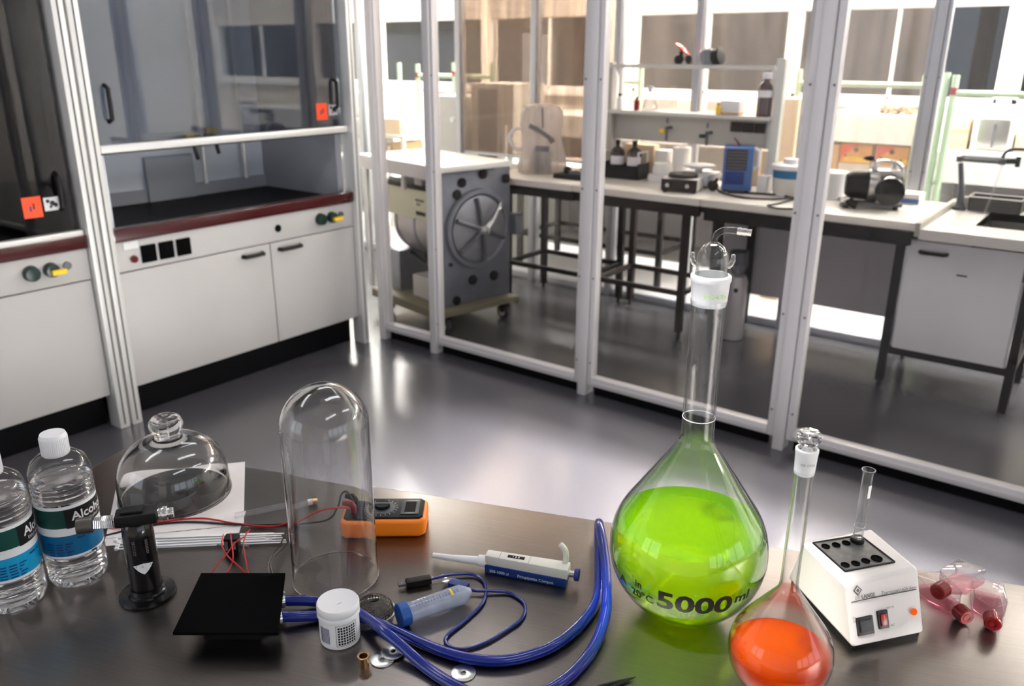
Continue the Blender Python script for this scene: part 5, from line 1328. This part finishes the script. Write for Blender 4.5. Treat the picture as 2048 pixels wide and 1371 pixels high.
# vacuum pump
p = Vector((-1.12, 4.62, .9005))
t = thing('vacuum_pump', 'black and silver vacuum pump with glass fittings on the long lab table', 'pump', p, R(20))
MB().box(-.15, .15, -.07, .09, .018, .034).build('base_plate', 'rack grey', t, bevel=.003)
mx = Matrix.Rotation(R(90), 4, 'Y')
MB().lathe([(0, -.135), (.055, -.13), (.075, -.10), (.078, -.02), (0, -.02)], 32, Matrix.Translation((0, .02, .115)) @ mx).build('motor', 'black plastic', t)
MB().lathe([(0, -.02), (.082, -.02), (.082, .03), (0, .03)], 32, Matrix.Translation((0, .015, .115)) @ mx).build('coupling', 'steel', t, bevel=.004)
MB().cyl((.09, .02, .11), (.075, -.115, .10), .073, n=32).build('pump_head', 'black gloss', t, bevel=.01)
MB().box(.01, .14, -.03, .06, .165, .20).build('manifold', 'steel', t, bevel=.006)
MB().tube(bez([(-.005, 0, .19), (.0, -.02, .235), (.06, -.03, .245), (.12, -.02, .225), (.145, 0, .15), (.15, .02, .09)], 6), .010, 10).build('glass_tube', 'chrome', t)
MB().cyl((.0, 0, .2), (.0, 0, .235), .018).cyl((.10, .03, .2), (.10, .03, .235), .018).build('port', 'chrome', t)
MB().sphere((-.03, -.005, .255), .018, 14, (1.5, 1, .8)).build('port_cap', 'black plastic', t)
MB().tube([(-.11, -.06, .045), (-.10, -.065, .03), (-.07, -.075, .02)], .022, 10).build('switch_box', 'black plastic', t)
for sx in (-1, 1):
    for y in (-.05, .07): MB().cyl((sx*.12, y, 0), (sx*.12, y, .019), .014).build('foot', 'black plastic', t)
t = thing('blue_carton', 'flat pale blue and white carton behind the vacuum pump', 'box', (-1.02, 4.93, .9005)); MB().box(-.13, .09, -.07, .07, 0, .055).build('carton_body', 'card white', t, bevel=.002); MB().box(-.131, .091, -.0715, -.0702, .006, .03).build('blue_print', 'device blue', t)

# ================================================================== far room
def rack_post(px, py, h0, y, label, red=False):
    w = at(px, py, 1, y)
    t = thing('rack_post', label, 'post', (w.x, y, 0), 0, 'green service posts in the far room')
    MB().cyl((0, 0, h0), (0, 0, w.z), .022, n=14).build('pole', 'green rod', t)
    MB().cyl((0, 0, 0), (0, 0, h0+.001), .026, n=14).build('pole_foot', 'green rod', t)
    if red: MB().cyl((0, 0, w.z-.12), (0, 0, w.z-.075), .0235, n=14).build('red_collar', 'red plastic', t)
    return w
YG = 6.05
for px, py, lab, red in ((1853, 150, 'green post left of the grey column in the far room', False), (1895, 145, 'green post right of the grey column in the far room', False), (1913, 150, 'green post with a red collar at the right', True), (1600, 138, 'green post behind the broad aluminium post', False), (1283, 130, 'green post behind the reagent shelf', False), (985, 125, 'green post behind the steel cabinets', False), (908, 125, 'green post with a red collar behind the steel cabinets', True), (835, 128, 'green post behind the left aluminium post', True), (798, 125, 'leftmost green post in the far room', False)):
    rack_post(px, py, .1, YG, lab, red)
for (pa, pb, lab) in (((1600, 166), (1853, 182), 'green cross bar in front of the dark windows at the middle right'), ((1913, 186), (2160, 199), 'green cross bar running out of the picture at the right'), ((1195, 162), (1283, 160), 'green cross bar behind the reagent shelf'), ((835, 150), (985, 150), 'green cross bar behind the steel cabinets')):
    A, B = at(*pa, 1, YG), at(*pb, 1, YG)
    tag(MB().cyl((A.x, YG, A.z), (B.x, YG, A.z), .019, n=12).build('rack_bar', 'green rod'), lab, 'bar', 'green bars in the far room')

def fascia_bench(label, xa, xb, y, z0, z1, depth=.75, shelf=None, group=None):
    t = thing('work_bench', label, 'bench', ((xa+xb)/2, y+depth/2, 0), 0, group)
    bx(t, 'bench_top', 'bench white', xa, xb, y, y+depth, z1-.03, z1)
    bx(t, 'fascia', 'bench white', xa, xb, y, y+.02, z0, z1-.031)
    for x in (xa, xb-.03):
        bx(t, 'side_panel', 'bench white', x, x+.03, y+.021, y+depth, 0, z1-.031)
    bx(t, 'back_board', 'panel grey', xa+.03, xb-.03, y+depth-.02, y+depth, 0, z1-.031)
    if shelf: bx(t, 'lower_shelf', 'bench top', xa+.03, xb-.03, y+.03, y+depth-.02, shelf-.02, shelf)
    return t
YB = 6.2
fascia_bench('white bench with orange fruit cartons under its deep white front', -1.91, -1.235, YB, 1.085, 1.275, shelf=.66)
fascia_bench('white bench with a deep white front behind the sink', -1.13, 1.6, YB, .862, 1.062, shelf=.45)
fascia_bench('white bench with a deep white front behind the reagent shelf', -4.55, -2.15, YB, .98, 1.16, shelf=.55)
fascia_bench('white bench with a deep white front at the far left', -8.0, -6.35, YB, 1.06, 1.27, shelf=.62)
def carton(name, label, x0, x1, y0, y1, z0, z1, m, printed=None, group=None):
    t = thing(name, label, 'box', ((x0+x1)/2, (y0+y1)/2, z0), 0, group)
    bx(t, 'carton_body', m, x0, x1, y0, y1, z0, z1, .004)
    if printed == 'fruit':
        w, h = x1-x0, z1-z0
        MB().hexa([(x0+.005, y0-.002, z0+h*.1), (x0+w*.13, y0-.002, z0+h*.45), (x0+w*.62, y0-.002, z1-.006), (x0+.005, y0-.002, z1-.006)], [(x0+.005, y0+.001, z0+h*.1), (x0+w*.13, y0+.001, z0+h*.45), (x0+w*.62, y0+.001, z1-.006), (x0+.005, y0+.001, z1-.006)]).build('red_print', 'box red', t, world=True, smooth=False)
        bx(t, 'yellow_stripe', 'yellow plastic', x0+w*.18, x1-.005, y0-.0015, y0+.001, z0+h*.10, z0+h*.34)
        MB().cyl((x0+w*.5, y0-.003, z0+h*.70), (x0+w*.5, y0+.001, z0+h*.70), .017, n=14).cyl((x0+w*.18, y0-.003, z0+h*.38), (x0+w*.18, y0+.001, z0+h*.38), .009, n=12).cyl((x0+w*.80, y0-.003, z0+h*.30), (x0+w*.80, y0+.001, z0+h*.30), .009, n=12).build('hand_hole', 'dark brown steel', t, world=True)
    if printed == 'tape': bx(t, 'tape', 'cardboard', x0, x1, y0-.001, y0+.001, z0+(z1-z0)*.47, z0+(z1-z0)*.53)
    return t
YC = 6.26
def cx_(px, py=300): return at(px, py, 1, YC).x
def cz_(px, py): return at(px, py, 1, YC).z
carton('fruit_carton', 'orange fruit carton with red corner, left of the two under the white bench', cx_(1681), cx_(1744), YC, YC+.35, cz_(1710, 327), cz_(1710, 287), 'box orange', 'fruit')
carton('fruit_carton', 'orange fruit carton with red corner, right of the two under the white bench', cx_(1752), cx_(1818), YC, YC+.35, cz_(1785, 332), cz_(1785, 292), 'box orange', 'fruit')
zb1, zb2 = cz_(1710, 327)-.002, cz_(1785, 332)-.002
carton('carton', 'white carton under the left orange fruit carton', cx_(1680), cx_(1744), YC, YC+.4, .661, zb1, 'card white')
carton('carton', 'white carton under the right orange fruit carton', cx_(1752), cx_(1814), YC, YC+.4, .661, zb2, 'card white')
carton('carton', 'brown carton left of the white carton under the bench', cx_(1660), cx_(1678), YC, YC+.35, .661, cz_(1670, 288), 'cardboard')
YD = 6.4
def dx_(px): return at(px, 260, 1, YD).x
carton('carton', 'brown cardboard carton with tape on the bench behind the water tap', dx_(1895), dx_(1938), YD, YD+.3, 1.063, at(1910, 225, 1, YD).z, 'cardboard pale', 'tape')
carton('carton', 'pale carton at the right edge behind the sink', dx_(2035), dx_(2075), YD, YD+.3, 1.063, 1.20, 'cardboard pale')
t = thing('drying_oven', 'small white framed steel oven on the bench behind the sink', 'oven', (dx_(1988), YD+.2, 1.063))
a, b = dx_(1945), dx_(2030)
bx(t, 'oven_body', 'bench white', a, b, YD, YD+.4, 1.063, 1.29, .004); dr = bx(t, 'oven_door', 'steel', a+.035, b-.03, YD-.012, YD-.001, 1.075, 1.27, .003); bx(dr, 'door_handle', 'rack grey', b-.12, b-.108, YD-.03, YD-.012, 1.09, 1.24)
carton('carton', 'tall pale carton standing on the floor right of the reagent shelf', at(1553, 280, 1, 5.7).x, at(1590, 280, 1, 5.7).x, 5.7, 5.98, 0, at(1570, 197, 1, 5.7).z, 'cardboard pale')
carton('carton', 'pale cardboard carton seen above the lower tier of the shelf', at(1355, 200, 1, YD).x, at(1388, 200, 1, YD).x, YD, YD+.25, 1.1605, 1.32, 'cardboard pale')
carton('carton', 'narrow pale carton seen beside the tall brown bottle', at(1480, 200, 1, YD).x, at(1498, 200, 1, YD).x, YD, YD+.25, 1.1605, 1.31, 'cardboard pale')
# clear bags of small ware on the fruit carton bench
t = thing('glassware_pile', 'pile of clear and dark small ware lying on the white bench', 'small ware', (-1.58, 6.4, 1.276)); t['kind'] = 'stuff'
random.seed(11); b = MB(); b2 = MB()
for i in range(26):
    x = random.uniform(-.22, .0); b.sphere((x, random.uniform(-.1, .1), .03+random.uniform(0, .05)), random.uniform(.015, .03), 10)
    b2.cyl((random.uniform(.0, .26), random.uniform(-.1, .1), .012), (random.uniform(.0, .26), random.uniform(-.1, .1), .03+random.uniform(0, .03)), .010, n=8)
b.build('clear_ware', 'frost plastic', t); b2.build('brown_ware', 'towel brown', t)
# steel cabinets behind the steriliser
YS = 5.55
def sx_(px, py=240): return at(px, py, 1, YS).x
def sz_(px, py): return at(px, py, 1, YS).z
t = thing('steel_cabinet', 'grey steel cabinet with a round white knob behind the steriliser', 'cabinet', ((sx_(880)+sx_(932))/2, YS+.3, 0))
bx(t, 'cabinet_body', 'shelf grey', sx_(865), sx_(932), YS, YS+.42, 0, sz_(905, 192), .005)
d = bx(t, 'cabinet_door', 'shelf grey', sx_(867), sx_(930), YS-.02, YS-.001, .12, sz_(905, 220), .004)
w = at(908, 239, 1, YS-.02); MB().cyl((w.x, YS-.02, w.z), (w.x, YS-.05, w.z), .022).build('knob', 'white plastic', d, world=True, bevel=.004)
t = thing('glass_door_oven', 'tall pale oven with a dark glass door behind the steriliser', 'oven', ((sx_(945)+sx_(1025))/2, YS+.3, 0))
bx(t, 'oven_body', 'shelf post', sx_(942), sx_(1026), YS, YS+.44, 0, sz_(985, 167), .006)
d = bx(t, 'oven_door', 'shelf grey', sx_(946), sx_(1002), YS-.022, YS-.001, .2, sz_(985, 172), .004); bx(d, 'door_glass', 'black gloss', sx_(960), sx_(998), YS-.026, YS-.0225, .75, sz_(985, 178), .002)
bx(d, 'door_handle', 'white plastic', sx_(1012), sx_(1018), YS-.05, YS-.022, .8, sz_(1015, 250), .003)
# left bench items in the far room
YL = 5.94
def lx(px): return at(px, 260, 1, YL).x
def lz(py, px=800): return at(px, py, 1, YL).z
t = thing('shelf_rack', 'long pale two level rack loaded with cartons at the far left', 'rack', ((lx(725)+lx(858))/2, YL-.2, 0))
xa, xb = lx(700), lx(858)
bx(t, 'rack_shelf', 'bench top', xa, xb, YL-.35, YL+.05, lz(262)-.03, lz(262)); bx(t, 'rack_shelf', 'bench top', xa, xb, YL-.35, YL+.05, lz(312)-.03, lz(312))
for x in (xa+.02, lx(778), xb-.02):
    bx(t, 'rack_upright', 'bench top', x-.015, x+.015, YL-.02, YL+.02, 0, lz(245))
    bx(t, 'rack_upright', 'bench top', x-.015, x+.015, YL-.35, YL-.31, 0, lz(262)-.03)
zs = lz(262)+.001
for (pa, pb, py, m, lb) in ((762, 795, 222, 'card white', 'tall white carton on the upper level of the left rack'), (800, 845, 232, 'cardboard pale', 'pale carton on the upper level of the left rack'), (735, 758, 238, 'cream metal', 'small cream carton on the upper level of the left rack')):
    carton('carton', lb, lx(pa), lx(pb), YL-.30, YL-.03, zs, lz(py), m)
zs = lz(312)+.001
for (pa, pb, py, m, lb) in ((738, 752, 278, 'card white', 'narrow white carton on the lower level of the left rack'), (760, 792, 276, 'card white', 'white carton on the lower level of the left rack'), (798, 825, 284, 'cardboard pale', 'pale brown carton on the lower level of the left rack'), (828, 850, 276, 'cardboard', 'brown carton at the right end of the lower level of the left rack')):
    carton('carton', lb, lx(pa), lx(pb), YL-.30, YL-.03, zs, lz(py), m)
t = thing('tea_towel', 'crumpled brown towel hanging over the rack at the left', 'towel', (lx(792), YL-.36, lz(268)))
MB().box(-.06, .06, -.012, 0, -.06, .0).build('towel_cloth', 'towel brown', t, bevel=.004)
